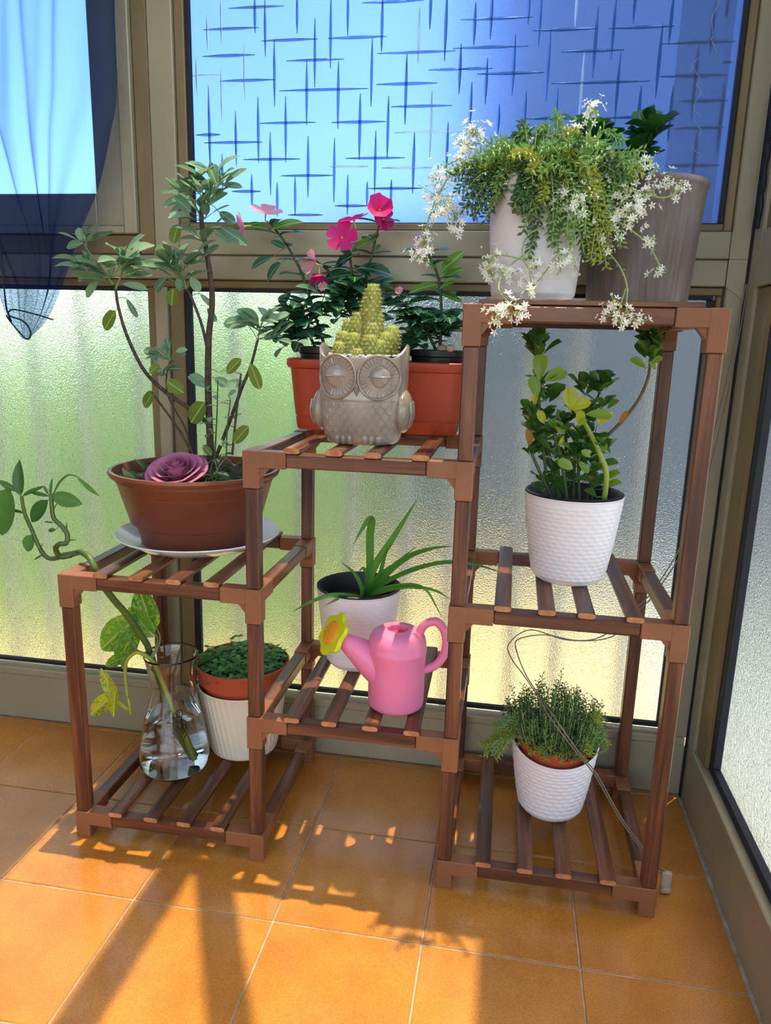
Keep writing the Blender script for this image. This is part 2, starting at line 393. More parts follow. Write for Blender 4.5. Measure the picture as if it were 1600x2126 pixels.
for s in STROKES:
    q = MB(); stroke_mesh(q, s)
    sx_, sz_ = (s[1], (s[2]+s[3])/2) if s[0] == 0 else ((s[2]+s[3])/2, s[1])
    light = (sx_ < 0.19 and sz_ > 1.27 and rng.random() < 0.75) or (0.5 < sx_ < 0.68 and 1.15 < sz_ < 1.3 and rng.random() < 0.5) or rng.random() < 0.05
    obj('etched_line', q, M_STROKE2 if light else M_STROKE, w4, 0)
# strip of old tape with dried glue on the right of the pane
M_TAPE = frosted('cloudy_tape', (0.72,0.78,0.86), 0.5, 1.2, 0.5, 90, 0.3, (0.55,0.62,0.72))
q = MB(); q.box((0.945,WY+0.0196,1.095), (0.9452+0.085,WY+0.0203,2.0)); obj('tape_strip', q, M_TAPE, w4, 0)
M_GLUE = mat('dried_glue', lin((150,170,190)), 0.4)
for x0,z0,n in ((1.0,1.44,7),(0.985,1.36,9),(0.985,1.27,5),(0.992,1.225,4),(0.975,1.19,6)):
    pts = [Vector((x0+rng.uniform(-0.016,0.016)*(0.4+0.6*rng.random()), WY+0.019, z0-0.011*i*rng.uniform(0.75,1.25))) for i in range(n)]
    q = MB(); q.tube(smooth_line(pts,5), 0.0006, 5); obj('glue_trace', q, M_GLUE, w4, 60)
# upper left opening sash
w3 = pane_window(3, -0.76, -0.108, 1.145, 2.2, M_PANE_SASH, 0.01, 0.016)
bar(w3, 'sash_stile', (-0.1078,WY-0.006,1.0852), (-0.0495,WY+0.03,2.2), M_ALU)
bar(w3, 'sash_rail', (-0.76,WY-0.006,1.0852), (-0.108,WY+0.03,1.1448), M_ALU)
bar(w3, 'sash_lip', (-0.049,WY-0.014,1.0705), (-0.023,WY+0.02,2.2), M_ALU)
bar(w3, 'sash_lip', (-0.76,WY-0.014,1.0705), (-0.0495,WY+0.02,1.0848), M_ALU)
bar(w3, 'outer_frame', (-0.0225,WY-0.003,1.0343), (0.0082,WY+0.04,2.2), M_ALU2)
bar(w3, 'outer_frame', (-0.76,WY-0.003,1.0343), (-0.023,WY+0.04,1.070), M_ALU2)

# right glazing
kr = MB(); kr.cbox((WX,-2.3,0), (WX+0.05,WY-0.004,0.122), 0.002)
wall_right = obj('wall_right', kr, M_ALU, None, 30, kind='structure')
bar(wall_right, 'sill_strip', (WX-0.004,-2.3,0.1222), (WX+0.04,0.3,0.134), M_ALU)
bar(wall_right, 'corner_gap_strip', (WX-0.004,WY-0.013,0.0), (WX+0.03,WY-0.0045,2.3), M_RUBBER)  # black strip standing for the shade in the gap between the walls
bar(wall_right, 'corner_post', (WX-0.001,0.303,0.1224), (WX+0.045,WY-0.0135,2.3), M_ALU)
bar(wall_right, 'cross_rail', (WX-0.001,-2.3,0.985), (WX+0.045,0.3028,1.075), M_ALU)
q = MB()
pts = [(WX-0.004, 0.322+0.004*math.sin(i*1.7), 1.08+0.011*i) for i in range(20)]
q.tube(pts, [0.003+0.003*abs(math.sin(i*1.3)) for i in range(20)], 8); obj('black_sealant', q, M_RUBBER, wall_right, 60)
def side_window(idx, z0, z1):
    w = setting('window_%d' % idx, (WX+0.024,-0.5,z0))
    q = MB(); q.box((WX+0.024,-2.2,z0-0.012), (WX+0.029,0.225,z1+0.012)); obj('pane', q, M_PANE_LOW, w, 0)
    bar(w, 'gasket', (WX+0.010,0.2105,z0), (WX+0.0235,0.236,z1), M_RUBBER, 0.001)
    bar(w, 'gasket', (WX+0.010,-2.2,z0-0.016), (WX+0.0235,0.236,z0), M_RUBBER, 0.001)
    bar(w, 'glazing_bead', (WX+0.004,0.2365,z0-0.016), (WX+0.03,0.3028,z1), M_ALU2)
    return w
side_window(5, 0.151, 0.984)
side_window(6, 1.092, 2.2)

# unseen side wall, added to cut the light from the left
lw_ = MB(); lw_.box((-0.83,-2.4,0), (-0.768,WY+0.05,2.32))
obj('shade_wall_left', lw_, noisy('cream_plaster', [(0.3,lin((150,132,108))),(0.7,lin((164,146,122)))], 3, 0.9), None, 0, kind='structure')
# unseen ceiling; opening, beam and brace added to shape the sun patches
M_CEIL = noisy('white_ceiling', [(0.3,lin((214,210,204))),(0.7,lin((226,222,216)))], 3, 0.8)
RZ = 2.32; dx, dy = 0.087*RZ, 0.105*RZ
ox0, ox1 = -0.07+dx, 0.715+dx; oy0, oy1 = -1.05+dy, 0.62
cq = MB()
for a,b2 in (((-0.83,-2.4),(ox0,0.62)), ((ox1,-2.4),(1.2,0.62)), ((ox0,-2.4),(ox1,oy0)), ((ox0,oy1),(ox1,0.70))):
    cq.box((a[0],a[1],RZ), (b2[0],b2[1],RZ+0.06))
ceiling = obj('ceiling', cq, M_CEIL, None, 0, kind='structure')
bar(ceiling, 'shade_beam', (0.170+dx,oy0,RZ+0.001), (0.228+dx,oy1,RZ+0.05), M_ALU)  # added to cast the straight dark band on the floor
q = MB()
ax,ay,bx_,by_ = 0.245+dx,0.0+dy,0.62+dx,-0.75+dy
nx,ny = 0.447*2*0.028, 0.894*0.028
q.prism([(ax-0.026,ay-0.013),(bx_-0.026,by_-0.013),(bx_+0.026,by_+0.013),(ax+0.026,ay+0.013)], 2, RZ+0.005, RZ+0.045)
obj('shade_brace', q, M_ALU, ceiling, 0)  # added to cast the slanting dark band

# outside, seen only through the frosted panes
M_TERR = noisy('cream_terrace', [(0.3,lin((206,186,130))),(0.7,lin((222,202,150)))], 4, 0.85)
gq = MB(); gq.box((-6,0.43,-0.3), (1.165,9,-0.12)); obj('ground', gq, M_TERR, None, 0, kind='structure')
M_PAVE = noisy('grey_paving', [(0.3,lin((186,192,184))),(0.7,lin((200,206,198)))], 4, 0.85)
gq = MB(); gq.box((1.17,-6,-0.3), (7,9,-0.12)); obj('ground', gq, M_PAVE, None, 0, kind='structure')
M_HEDGE = noisy('hedge_green', [(0.3,lin((96,140,70))),(0.5,lin((142,184,106))),(0.7,lin((178,210,136)))], 6, 0.9)
hq = MB()
def hed(u,v):
    a = v*math.pi; r = 0.55+0.08*math.sin(u*40)*math.sin(v*9+u*7)
    return (-5+u*5.2+0.05*math.sin(v*30), 1.55-r*math.cos(a)*0.8, -0.12+1.25*math.sin(a)**0.6*(0.9+0.1*math.sin(u*23)))
hq.grid(hed, 70, 16)
tag(obj('hedge', hq, M_HEDGE, None, 60, (-2.2,1.55,-0.12)), 'pale green hedge blurred behind the frosted lower panes', 'hedge')
M_BLD = noisy('shaded_render', [(0.3,lin((120,136,160))),(0.7,lin((138,152,176)))], 2, 0.9)
bq = MB(); bq.box((0.45,2.4,-0.12), (6,2.9,3.9)); bq.box((0.40,2.34,3.9), (6.1,2.95,4.0)); pass
for i in range(4):
    for k in range(2): bq.box((1.1+i*1.2,2.37,0.9+k*1.5), (1.7+i*1.2,2.4,1.9+k*1.5))
tag(obj('building', bq, M_BLD, None, 0, (3.4,2.6,-0.12)), 'blue grey building blurred behind the etched upper window', 'building')
gw = MB(); gw.box((-0.15,2.25,-0.12), (4,2.33,1.28)); gw.cbox((-0.18,2.22,1.28), (4,2.36,1.33), 0.01)
M_GW = noisy('grey_wall_render', [(0.3,lin((80,90,102))),(0.7,lin((98,108,120)))], 3, 0.9)
tag(obj('garden_wall', gw, M_GW, None, 0, (2,2.3,-0.12)), 'grey garden wall blurred behind the right frosted lower pane', 'wall')
M_RAIL = mat('white_railing_paint', lin((235,235,230)), 0.5)
rail = thing('railing', 'white upright bar railing blurred behind the frosted lower panes', 'railing', (0,0.47,-0.12))
for z in (-0.02,1.0):
    q = MB(); q.cbox((-3.2,0.455,z), (1.12,0.485,z+0.03), 0.004); obj('rail_bar', q, M_RAIL, rail, 0)
q = MB(); q.tube([(0,0,-0.12),(0,0,1.01)], 0.009, 12); up_me = mesh_of('upright', q, M_RAIL, 60)
for i in range(34): inst('upright', up_me, rail, Matrix.Translation((-2.93+i*0.118+rng.uniform(-.015,.015),0.47,0)))

# ------------------------------------------------------------------ plant stand
BW = 0.97/3; ZB = 0.051; DZ = 0.2212; YF = 0.013; YB = 0.329; H2 = 0.011; C2 = 0.013
XS = [i*BW for i in range(4)]
LEV = [ZB+DZ*k for k in range(5)]
BAY = {0:(0,2), 1:(1,3), 2:(0,2,4)}
COLS = {c: sorted(set(sum([list(BAY[b]) for b in (c-1,c) if b in BAY], []))) for c in range(4)}
stand = thing('plant_stand', 'brown wooden stepped plant stand of three joined towers with slatted shelves', 'plant stand', (0.485,0.17,0))
AL = 0.042; VL = 0.058
for c in range(4):
    for ri, y in enumerate((YF,YB)):
        sy = 1 if ri == 0 else -1
        for li,k in enumerate(COLS[c]):
            z = LEV[k]; q = MB(); x = XS[c]
            zl = 0.0 if k == 0 else z-VL
            q.cbox((x-C2,y-C2,zl), (x+C2,y+C2,z), 0.0012)
            arms = []
            if c in BAY and k in BAY[c]: arms.append((1,0))
            if c-1 in BAY and k in BAY[c-1]: arms.append((-1,0))
            arms.append((0,sy))
            for ax_,ay_ in arms:
                e = 0.0004
                if ax_:
                    q.cbox((x+ax_*(C2-0.002),y-C2+e,z-2*C2), (x+ax_*(C2+AL),y+C2-e,z-e), 0.0012)
                    if k: q.prism([(x+ax_*C2,z-2*C2+0.001),(x+ax_*(C2+0.014),z-2*C2+0.001),(x+ax_*C2,z-2*C2-0.016)], 1, y-C2+0.004, y+C2-0.004)
                else:
                    q.cbox((x-C2+e,y+ay_*(C2-0.002),z-2*C2), (x+C2-e,y+ay_*(C2+AL),z-e), 0.0012)
                    if k: q.prism([(y+ay_*C2,z-2*C2+0.001),(y+ay_*(C2+0.014),z-2*C2+0.001),(y+ay_*C2,z-2*C2-0.016)], 0, x-C2+0.004, x+C2-0.004)
            obj('connector', q, M_CONN, stand, 30)
            if li < len(COLS[c])-1:
                z2 = LEV[COLS[c][li+1]]-VL
                q = MB(); q.cbox((x-H2,y-H2,z+0.0002), (x+H2,y+H2,z2), 0.0018); obj('post', q, WOOD[2], stand, 30)
    for k in COLS[c]:
        z = LEV[k]; x = XS[c]
        q = MB(); q.cbox((x-H2,YF+C2+AL,z-0.002-2*H2), (x+H2,YB-C2-AL,z-0.002), 0.0018); obj('side_rail', q, WOOD[1], stand, 30)
sq_ = MB()
def pill(mb, ax, a, b, w=0.013, h=0.0045, n=8):
    ring_ = []
    for j in range(n): 
        t = 2*math.pi*(j+0.5)/n
        cx_ = math.copysign(abs(math.cos(t))**0.45, math.cos(t))*w; cz_ = math.copysign(abs(math.sin(t))**0.6, math.sin(t))*h
        ring_.append((cx_,cz_))
    vs_ = [((u,p,v2) if ax == 1 else (p,u,v2)) for p in (a,b) for u,v2 in ring_]
    fs = [(j,(j+1)%n,n+(j+1)%n,n+j) for j in range(n)]
    if ax == 1: fs = [f[::-1] for f in fs]
    mb.add(vs_, fs, 0); e = [tuple(range(n)), tuple(range(n,2*n))[::-1]]
    if ax == 0: e = [f[::-1] for f in e]
    mb.add(vs_, e, 1)
pill(sq_, 1, -0.171, 0.171); slat_me = mesh_of('slat', sq_, [WOOD[1], M_END], 40)
lq_ = MB(); pill(lq_, 0, -0.148, 0.148); lslat_me = mesh_of('slat', lq_, [WOOD[0], M_END], 40)
for b_ in range(3):
    for k in BAY[b_]:
        z = LEV[k]
        for y in (YF,YB):
            q = MB(); q.cbox((XS[b_]+C2+AL,y-H2,z-0.002-2*H2), (XS[b_+1]-C2-AL,y+H2,z-0.002), 0.0018); obj('rail', q, WOOD[0], stand, 30)
        if k == 4:
            for i in range(6):
                inst('slat', lslat_me, stand, Matrix.Translation((XS[2]+BW/2-0.006, 0.016+i*0.0618, z+0.0028)))
            continue
        for i in range(4):
            x = XS[b_]+BW*(i+1)/5+rng.uniform(-0.004,0.004)
            inst('slat', slat_me, stand, Matrix.Translation((x, 0.1705+rng.uniform(-0.0015,0.0015), z+0.0028)) @ Matrix.Rotation(rng.uniform(-0.012,0.012),4,'Z'))
SH = [z+0.0073 for z in LEV]          # standing height on the slats

# ------------------------------------------------------------------ pots and vessels
M_WHITE = mat('white_plastic', lin((236,228,230)), 0.42, sss=0.0)
M_CREAM = mat('cream_plastic', lin((228,214,190)), 0.45)
M_DARKIN = mat('dark_liner', lin((38,36,40)), 0.45)
M_SOIL = noisy('dark_soil', [(0.3,lin((24,18,14))),(0.7,lin((62,46,34)))], 160, 0.95, bstr=0.9, bscale=220)
M_BOWL = noisy('brown_bowl_plastic', [(0.3,lin((104,54,34))),(0.7,lin((124,68,42)))], 6, 0.4)
M_TERRA = noisy('terracotta_plastic', [(0.3,lin((170,62,34))),(0.7,lin((184,72,42)))], 5, 0.45)
M_TERRA2 = noisy('inner_terracotta', [(0.3,lin((166,72,46))),(0.7,lin((184,84,54)))], 8, 0.5)
M_BLACK = mat('black_nursery_plastic', lin((24,24,28)), 0.4)
M_TAUPE = mat('taupe_brushed_plastic', lin((104,92,88)), 0.4); N,L,b = nodes(M_TAUPE)
v = objvec(N, L, (160,160,3), False); n = noise(N, L, 1.0, 4, v); bump(N, L, n.outputs[0], b, 0.5, 0.002)
r = ramp(N, L, n.outputs[0], [(0.3,lin((92,80,76))),(0.7,lin((122,108,102)))]); L.new(r.outputs[0], b.inputs['Base Color'])
M_PLATE = mat('white_glazed_ceramic', lin((232,230,232)), 0.12, coat=0.4)

def soil_disc(parent, c, r, z, name='soil', lump=0.004):
    q = MB()
    def f(u,v):
        a = u*2*math.pi; rr = r*v
        return (c[0]+rr*math.cos(a), c[1]+rr*math.sin(a), z+lump*(math.sin(a*5+v*9)*v*0.5+(rng.random()-0.5)*0.6)+lump*(1-v))
    q.grid(f, 30, 7, closeu=True)
    return obj(name, q, M_SOIL, parent, 60)

def barrel(rb, rt, h, k, n):
    out = []
    for i in range(n+1):
        t = i/n; r = rb+(rt-rb)*(t**0.72)
        if t < 0.08: r -= (0.08-t)/0.08*0.006*rb/0.06
        out.append((r, h*t))
    return out
def weave_pot(parent, c, rb, rt, h, amp=0.0011, nc=26, rows=15, dip=0.0, m=None):
    """white pot with a wicker relief; own mesh for wall and rim"""
    n = nc*6; prof = barrel(rb, rt, h, 0, rows*5)
    def fn(a, i, r, z):
        t = z/h
        row = int(min(i//5, rows-1)); ph = (i%5)/5.0
        u = (a/(2*math.pi)*nc + (0.5 if row%2 else 0.0)) % 1.0
        w = math.sin(math.pi*u)**0.7*math.sin(math.pi*ph)**0.7 if 0 < t < 0.96 else 0
        d = amp*w
        return r+d, z - dip*(t**3)*max(0.0, math.cos(a+math.pi/2))
    q = MB(); q.lathe(prof, n, c, fn=fn, capb=True)
    pot = obj('pot_wall', q, m or M_WHITE, parent, 50)
    q = MB(); q.lathe([(rt,h),(rt+0.0012,h+0.0015),(rt,h+0.003),(rt-0.003,h+0.002),(rt-0.0045,h-0.004),(rt-0.006,h-0.03)], 72, c,
                      fn=lambda a,i,r,z: (r, z-dip*max(0.0, math.cos(a+math.pi/2))))
    obj('rim', q, m or M_WHITE, parent, 60)
    return pot

# left tower, upper shelf: plate and brown bowl
PC = (0.150, 0.2, SH[2])
plate = MB()
plate.lathe([(0.0,0.003),(0.062,0.003),(0.075,0.003),(0.080,0.0),(0.085,0.002),(0.115,0.009),(0.147,0.026),(0.1495,0.0285),(0.148,0.030),(0.118,0.0125),(0.086,0.008),(0.0,0.008)], 96, PC)
tag(obj('plate', plate, M_PLATE, None, 50, PC), 'white ceramic plate under the wide brown bowl', 'plate')
BC = (0.146, 0.202, SH[2]+0.0084)
bowl = thing('potted_sage', 'tall woody sage growing in a wide brown plastic bowl', 'potted plant', BC)
q = MB(); q.lathe([(0.0,0.0),(0.096,0.0),(0.1,0.004),(0.108,0.036),(0.1135,0.040),(0.118,0.044),(0.139,0.118),(0.1415,0.120),(0.1425,0.126),(0.150,0.128),(0.1525,0.133),(0.151,0.138),(0.145,0.138),(0.139,0.126),(0.134,0.10)], 96, BC)
obj('bowl', q, M_BOWL, bowl, 40)
soil_disc(bowl, BC, 0.1375, BC[2]+0.121, lump=0.008)

# middle tower, upper shelf: trough with three nursery pots
TZ = SH[3]
trough = thing('planter_trough', 'long orange terracotta plastic trough behind the owl pot', 'planter', (0.466,0.282,TZ))
def rrect(x0,x1,y0,y1,r,n=6):
    out = []
    for cx_,cy_,a0 in ((x1-r,y0+r,-90),(x1-r,y1-r,0),(x0+r,y1-r,90),(x0+r,y0+r,180)):
        for i in range(n+1):
            a = math.radians(a0+90*i/n); out.append((cx_+r*math.cos(a), cy_+r*math.sin(a)))
    return out
def loft(mb, rings, capb=True):
    n = len(rings[0][0]); vs_ = []
    for poly,z in rings: vs_ += [(x,y,z) for x,y in poly]
    fs = []
    for i in range(len(rings)-1):
        for j in range(n): fs.append((i*n+j, i*n+(j+1)%n, (i+1)*n+(j+1)%n, (i+1)*n+j))
    if capb: fs.append(tuple(range(n))[::-1])
    mb.add(vs_, fs)
def tr(e): return rrect(0.323-e, 0.613+e, 0.239-e, 0.325+e, 0.024+max(0,e))
q = MB(); loft(q, [(tr(0.0),TZ),(tr(0.0015),TZ+0.003),(tr(0.004),TZ+0.0215),(tr(0.0025),TZ+0.0225),(tr(0.0025),TZ+0.024),(tr(0.0045),TZ+0.025),(tr(0.013),TZ+0.108),(tr(0.018),TZ+0.110),(tr(0.0205),TZ+0.116),(tr(0.020),TZ+0.124),(tr(0.017),TZ+0.126),(tr(0.010),TZ+0.118),(tr(0.004),TZ+0.03)])
obj('trough_wall', q, M_TERRA, trough, 40)

def nursery(name, label, x, group=None):
    c = (x, 0.282, TZ+0.012)
    t = thing(name, label, 'potted plant', c, group)
    q = MB(); q.lathe([(0,0),(0.036,0.0),(0.038,0.003),(0.0455,0.122),(0.0485,0.124),(0.0487,0.134),(0.0468,0.135),(0.044,0.12)], 40, c)
    obj('nursery_pot', q, M_BLACK, t, 40)
    soil_disc(t, c, 0.0445, c[2]+0.119)
    return t, c

# owl pot with cactus
OC = Vector((0.475, 0.112, SH[3]))
M_OWL = mat('taupe_glazed_ceramic', lin((170,156,144)), 0.22, coat=0.6); N,L,b = nodes(M_OWL)
v = objvec(N, L, (1,1,1), False); n = noise(N, L, 30, 4, v); r = ramp(N, L, n.outputs[0], [(0.3,lin((136,120,106))),(0.7,lin((166,150,136)))]); L.new(r.outputs[0], b.inputs['Base Color'])
n2 = noise(N, L, 260, 2, v); bump(N, L, n2.outputs[0], b, 0.12, 0.001)
owl = thing('owl_pot', 'grey glazed owl shaped pot holding a clustered cactus', 'potted plant', OC)
OPR = [(0.050,0.0),(0.056,0.002),(0.060,0.010),(0.066,0.028),(0.0695,0.045),(0.071,0.060),(0.070,0.076),(0.0685,0.086),(0.0695,0.102),(0.0700,0.119),(0.0700,0.135)]
def owl_surf(a, w, z):
    ca, sa = math.cos(a), math.sin(a); p = 2.6
    k = (abs(ca)**p + abs(sa)**p)**(-1/p)
    x = w*k*ca; y = w*0.86*k*sa
    if z > 0.118:
        z = z + (z-0.118)/0.017*(0.020*max(0.0,abs(ca)-0.72)**1.5/0.148 - 0.001)
    return Vector((OC.x+x, OC.y+y, OC.z+z))
def owl_w(z):
    for (w0,z0),(w1,z1) in zip(OPR, OPR[1:]):
        if z <= z1: return w0+(w1-w0)*(z-z0)/(z1-z0)
    return OPR[-1][0]
def owl_front(x, z):
    """point on the front face at local x,z"""
    w = owl_w(z); xx = min(abs(x)/w, 0.985); p = 2.6
    yy = (1-xx**p)**(1/p)
    return Vector((OC.x+x, OC.y-0.86*w*yy, OC.z+z))
q = MB(); n = 96; vs_ = []; rows_ = OPR + [(0.0672,0.136),(0.064,0.133),(0.062,0.117)]
for w,z in rows_:
    for j in range(n): vs_.append(owl_surf(2*math.pi*j/n, w, z))
fs = []
for i in range(len(rows_)-1):
    for j in range(n): fs.append((i*n+j, i*n+(j+1)%n, (i+1)*n+(j+1)%n, (i+1)*n+j))
fs.append(tuple(range(n))[::-1]); q.add(vs_, fs)
obj('body', q, M_OWL, owl, 60)
def front_ring(mb, cx, cz, rx, rz, rad, n=40, out=0.0):
    pts = []
    for i in range(n+1):
        a = 2*math.pi*i/n; pts.append(owl_front(cx+rx*math.cos(a), cz+rz*math.sin(a)) - Vector((0,out,0)))
    mb.tube(pts, rad, 6, cap=False)
for sx in (-1,1):
    cx_, cz_ = 0.0325*sx, 0.1055
    q = MB(); front_ring(q, cx_, cz_, 0.0305, 0.0325, 0.0024, out=0.001)
    eye = obj('eye_ring', q, M_OWL, owl, 60)
    q = MB()
    for i in range(30):
        a = 2*math.pi*i/30
        p0 = owl_front(cx_+0.0185*math.cos(a), cz_+0.0195*math.sin(a)); p1 = owl_front(cx_+0.0275*math.cos(a), cz_+0.029*math.sin(a))
        q.tube([p0,p1], [0.0009,0.0016], 5)
    obj('lash_ridges', q, M_OWL, eye, 60)
    q = MB(); p = owl_front(cx_, cz_)
    q.ball((p.x,p.y+0.003,p.z), (0.0165,0.0075,0.0165), 24, 14)
    ball_ = obj('eyeball', q, M_OWL, owl, 60)
    q = MB()
    def lid(u,v):
        a = math.pi*u; ph = v*math.pi/2*0.98
        return (p.x+0.0180*math.cos(ph)*math.cos(a), p.y+0.003-0.0092*math.cos(ph)*math.sin(a), p.z+0.001+0.0180*math.sin(ph))
    q.grid(lid, 18, 8)
    q.tube([(p.x+0.0180*math.cos(math.pi*k/12), p.y+0.003-0.0095*math.sin(math.pi*k/12), p.z+0.001) for k in range(13)], 0.0011, 6)
    obj('eyelid', q, M_OWL, ball_, 60)
    # wing
    q = MB(); wc = (OC.x+sx*0.066, OC.y-0.006, OC.z+0.052)
    q.ball(wc, (0.014,0.040,0.034), 20, 14)
    wing = obj('wing', q, M_OWL, owl, 60)
    q = MB()
    for i in range(4): q.tube(smooth_line([(wc[0]+sx*0.0125,wc[1]-0.020+0.011*i,wc[2]+0.016),(wc[0]+sx*0.0145,wc[1]-0.022+0.011*i,wc[2]-0.004),(wc[0]+sx*0.010,wc[1]-0.014+0.009*i,wc[2]-0.024)],4), 0.0016, 5)
    obj('wing_feather', q, M_OWL, wing, 60)
    # foot
    q = MB()
    for i in range(3):
        pf = owl_front(sx*0.022+(i-1)*0.010, 0.006); q.ball((pf.x,pf.y+0.002,OC.z+0.0105), (0.0058,0.007,0.0104), 10, 8)
    obj('foot', q, M_OWL, owl, 60)
q = MB(); bp = owl_front(0, 0.084)
q.add([(bp.x-0.0085,bp.y+0.002,bp.z+0.008),(bp.x+0.0085,bp.y+0.002,bp.z+0.008),(bp.x,bp.y+0.001,bp.z-0.011),(bp.x,bp.y-0.008,bp.z+0.001)],[(0,3,1),(0,2,3),(3,2,1),(0,1,2)])
obj('beak', q, M_OWL, owl, 0)
q = MB()
for row in range(6):
    zz = 0.066-row*0.0095; nn = 8
    for i in range(nn):
        xx = (i-(nn-1)/2+(0.5 if row%2 else 0))*0.0125
        if abs(xx) > 0.052: continue
        pts = [owl_front(xx+0.0058*math.cos(math.radians(t)), zz+0.0075*math.sin(math.radians(t))) for t in range(180,361,30)]
        q.tube(pts, 0.0011, 5)
obj('breast_feathers', q, M_OWL, owl, 60)['kind'] = 'stuff'
q = MB(); q.tube([owl_front(-0.056+0.0075*i, 0.0695) for i in range(16)], 0.0014, 6); obj('bib_line', q, M_OWL, owl, 60)
# soil and gravel in the owl
q = MB(); q.grid(lambda u,v: (OC.x+0.061*v*math.cos(u*6.2832), OC.y+0.052*v*math.sin(u*6.2832), OC.z+0.133+0.003*(1-v)), 30, 5, closeu=True); obj('soil', q, M_SOIL, owl, 60)
M_GRAVEL = mat('white_gravel', lin((206,204,202)), 0.7)
q = MB()
for i in range(230):
    a = rng.random()*6.283; rr = math.sqrt(rng.uniform(0.18,1)); s = rng.uniform(0.0014,0.0034)
    x = 0.0585*rr*math.cos(a); y = 0.049*rr*math.sin(a)
    q.ball((OC.x+x,OC.y+y,OC.z+0.1355+0.005*(1-rr)+0.010*max(0,abs(x)/0.0585-0.72)+rng.uniform(-0.001,0.002)), (s,s*rng.uniform(0.7,1.2),s*0.7), 6, 4)
obj('gravel', q, M_GRAVEL, owl, 30, kind='stuff')

# right tower, top: white pot and taupe pot
c = (0.729,0.14,SH[4])
sedum_top = thing('potted_flowering_stonecrop', 'trailing stonecrop with tiny white flowers in the white woven pot atop the stand', 'potted plant', c)
weave_pot(sedum_top, c, 0.061, 0.0735, 0.172, amp=0.0006, nc=22, rows=22); soil_disc(sedum_top, c, 0.067, c[2]+0.160)
C_SEDTOP = c
c = (0.893,0.215,SH[4])
kal = thing('potted_kalanchoe', 'dark leaved succulent in the big taupe brushed pot atop the stand', 'potted plant', c)
q = MB(); q.lathe([(0,0),(0.073,0.0),(0.077,0.003),(0.0805,0.06),(0.085,0.13),(0.088,0.172),(0.0905,0.176),(0.0915,0.181),(0.090,0.184),(0.0875,0.183),(0.084,0.172),(0.08,0.13)], 96, c)
obj('pot_wall', q, M_TAUPE, kal, 45); soil_disc(kal, c, 0.0835, c[2]+0.166)
C_KAL = c
# right tower, middle
c = (0.819,0.172,SH[2])
jade = thing('potted_succulent_shrub', 'bushy succulent shrub with yellowing leaves in a white woven pot on the slats', 'potted plant', c)
weave_pot(jade, c, 0.0565, 0.0795, 0.143, amp=0.0011, nc=30, rows=20)
q = MB(); q.lathe([(0.0760,0.142),(0.0785,0.1475),(0.0795,0.1485),(0.0765,0.150),(0.0735,0.146),(0.071,0.10)], 72, c); obj('dark_liner', q, M_DARKIN, jade, 60)
soil_disc(jade, c, 0.0715, c[2]+0.125); C_JADE = c
# right tower, bottom
c = (0.823,0.18,SH[0])
sedum_low = thing('potted_stonecrop', 'green mounded stonecrop in a white woven pot on the lowest shelf', 'potted plant', c)
weave_pot(sedum_low, c, 0.0535, 0.0765, 0.140, amp=0.0013, nc=24, rows=15, dip=0.022)
q = MB(); q.lathe([(0.058,0.08),(0.0655,0.1325),(0.0685,0.134),(0.069,0.143),(0.067,0.1445),(0.064,0.142),(0.061,0.12)], 60, c); obj('inner_pot', q, M_TERRA2, sedum_low, 45)
soil_disc(sedum_low, c, 0.0615, c[2]+0.126); C_SEDLOW = c
# middle tower, lower shelf: spider plant
c = (0.447,0.243,SH[1])
spider = thing('potted_spider_plant', 'spider plant with long arching blades in a white pot behind the watering can', 'potted plant', c)
weave_pot(spider, c, 0.058, 0.0785, 0.148, amp=0.0005, nc=24, rows=18)
q = MB(); q.lathe([(0.075,0.147),(0.0785,0.1525),(0.0795,0.154),(0.0765,0.1555),(0.0735,0.151),(0.070,0.10)], 72, c); obj('dark_liner', q, M_DARKIN, spider, 60)
soil_disc(spider, c, 0.0705, c[2]+0.118); C_SPI = c
# left tower, bottom: ribbed cover pot with an inner pot of greens
c = (0.207,0.262,SH[0]); C_RIB = c
q = MB()
prof = [(0,0),(0.062,0.0),(0.066,0.003)]+[(0.067+0.0205*(i/12)**0.8,0.006+0.134*i/12) for i in range(13)]+[(0.089,0.143),(0.088,0.145),(0.0855,0.143),(0.080,0.1),(0.065,0.012),(0,0.010)]
def ribs(a,i,r,z):
    if 2 < i < 16: r += 0.0007*math.sin(a*44+z*60)
    return r,z
q.lathe(prof, 264, c, fn=ribs)
tag(obj('cover_pot', q, M_CREAM, None, 45, c), 'cream ribbed cover pot around the inner terracotta pot of seedlings', 'pot')
ci = (c[0],c[1],c[2]+0.0115)
greens = thing('potted_seedlings', 'small clover like seedlings in a terracotta pot inside the cream ribbed pot', 'potted plant', ci)
q = MB(); q.lathe([(0,0),(0.058,0.0),(0.060,0.003),(0.0795,0.140),(0.087,0.142),(0.0925,0.176),(0.0935,0.178),(0.0905,0.180),(0.0865,0.17),(0.083,0.14)], 72, ci); obj('inner_pot', q, M_TERRA2, greens, 40)
soil_disc(greens, ci, 0.084, ci[2]+0.155); C_GRN = ci

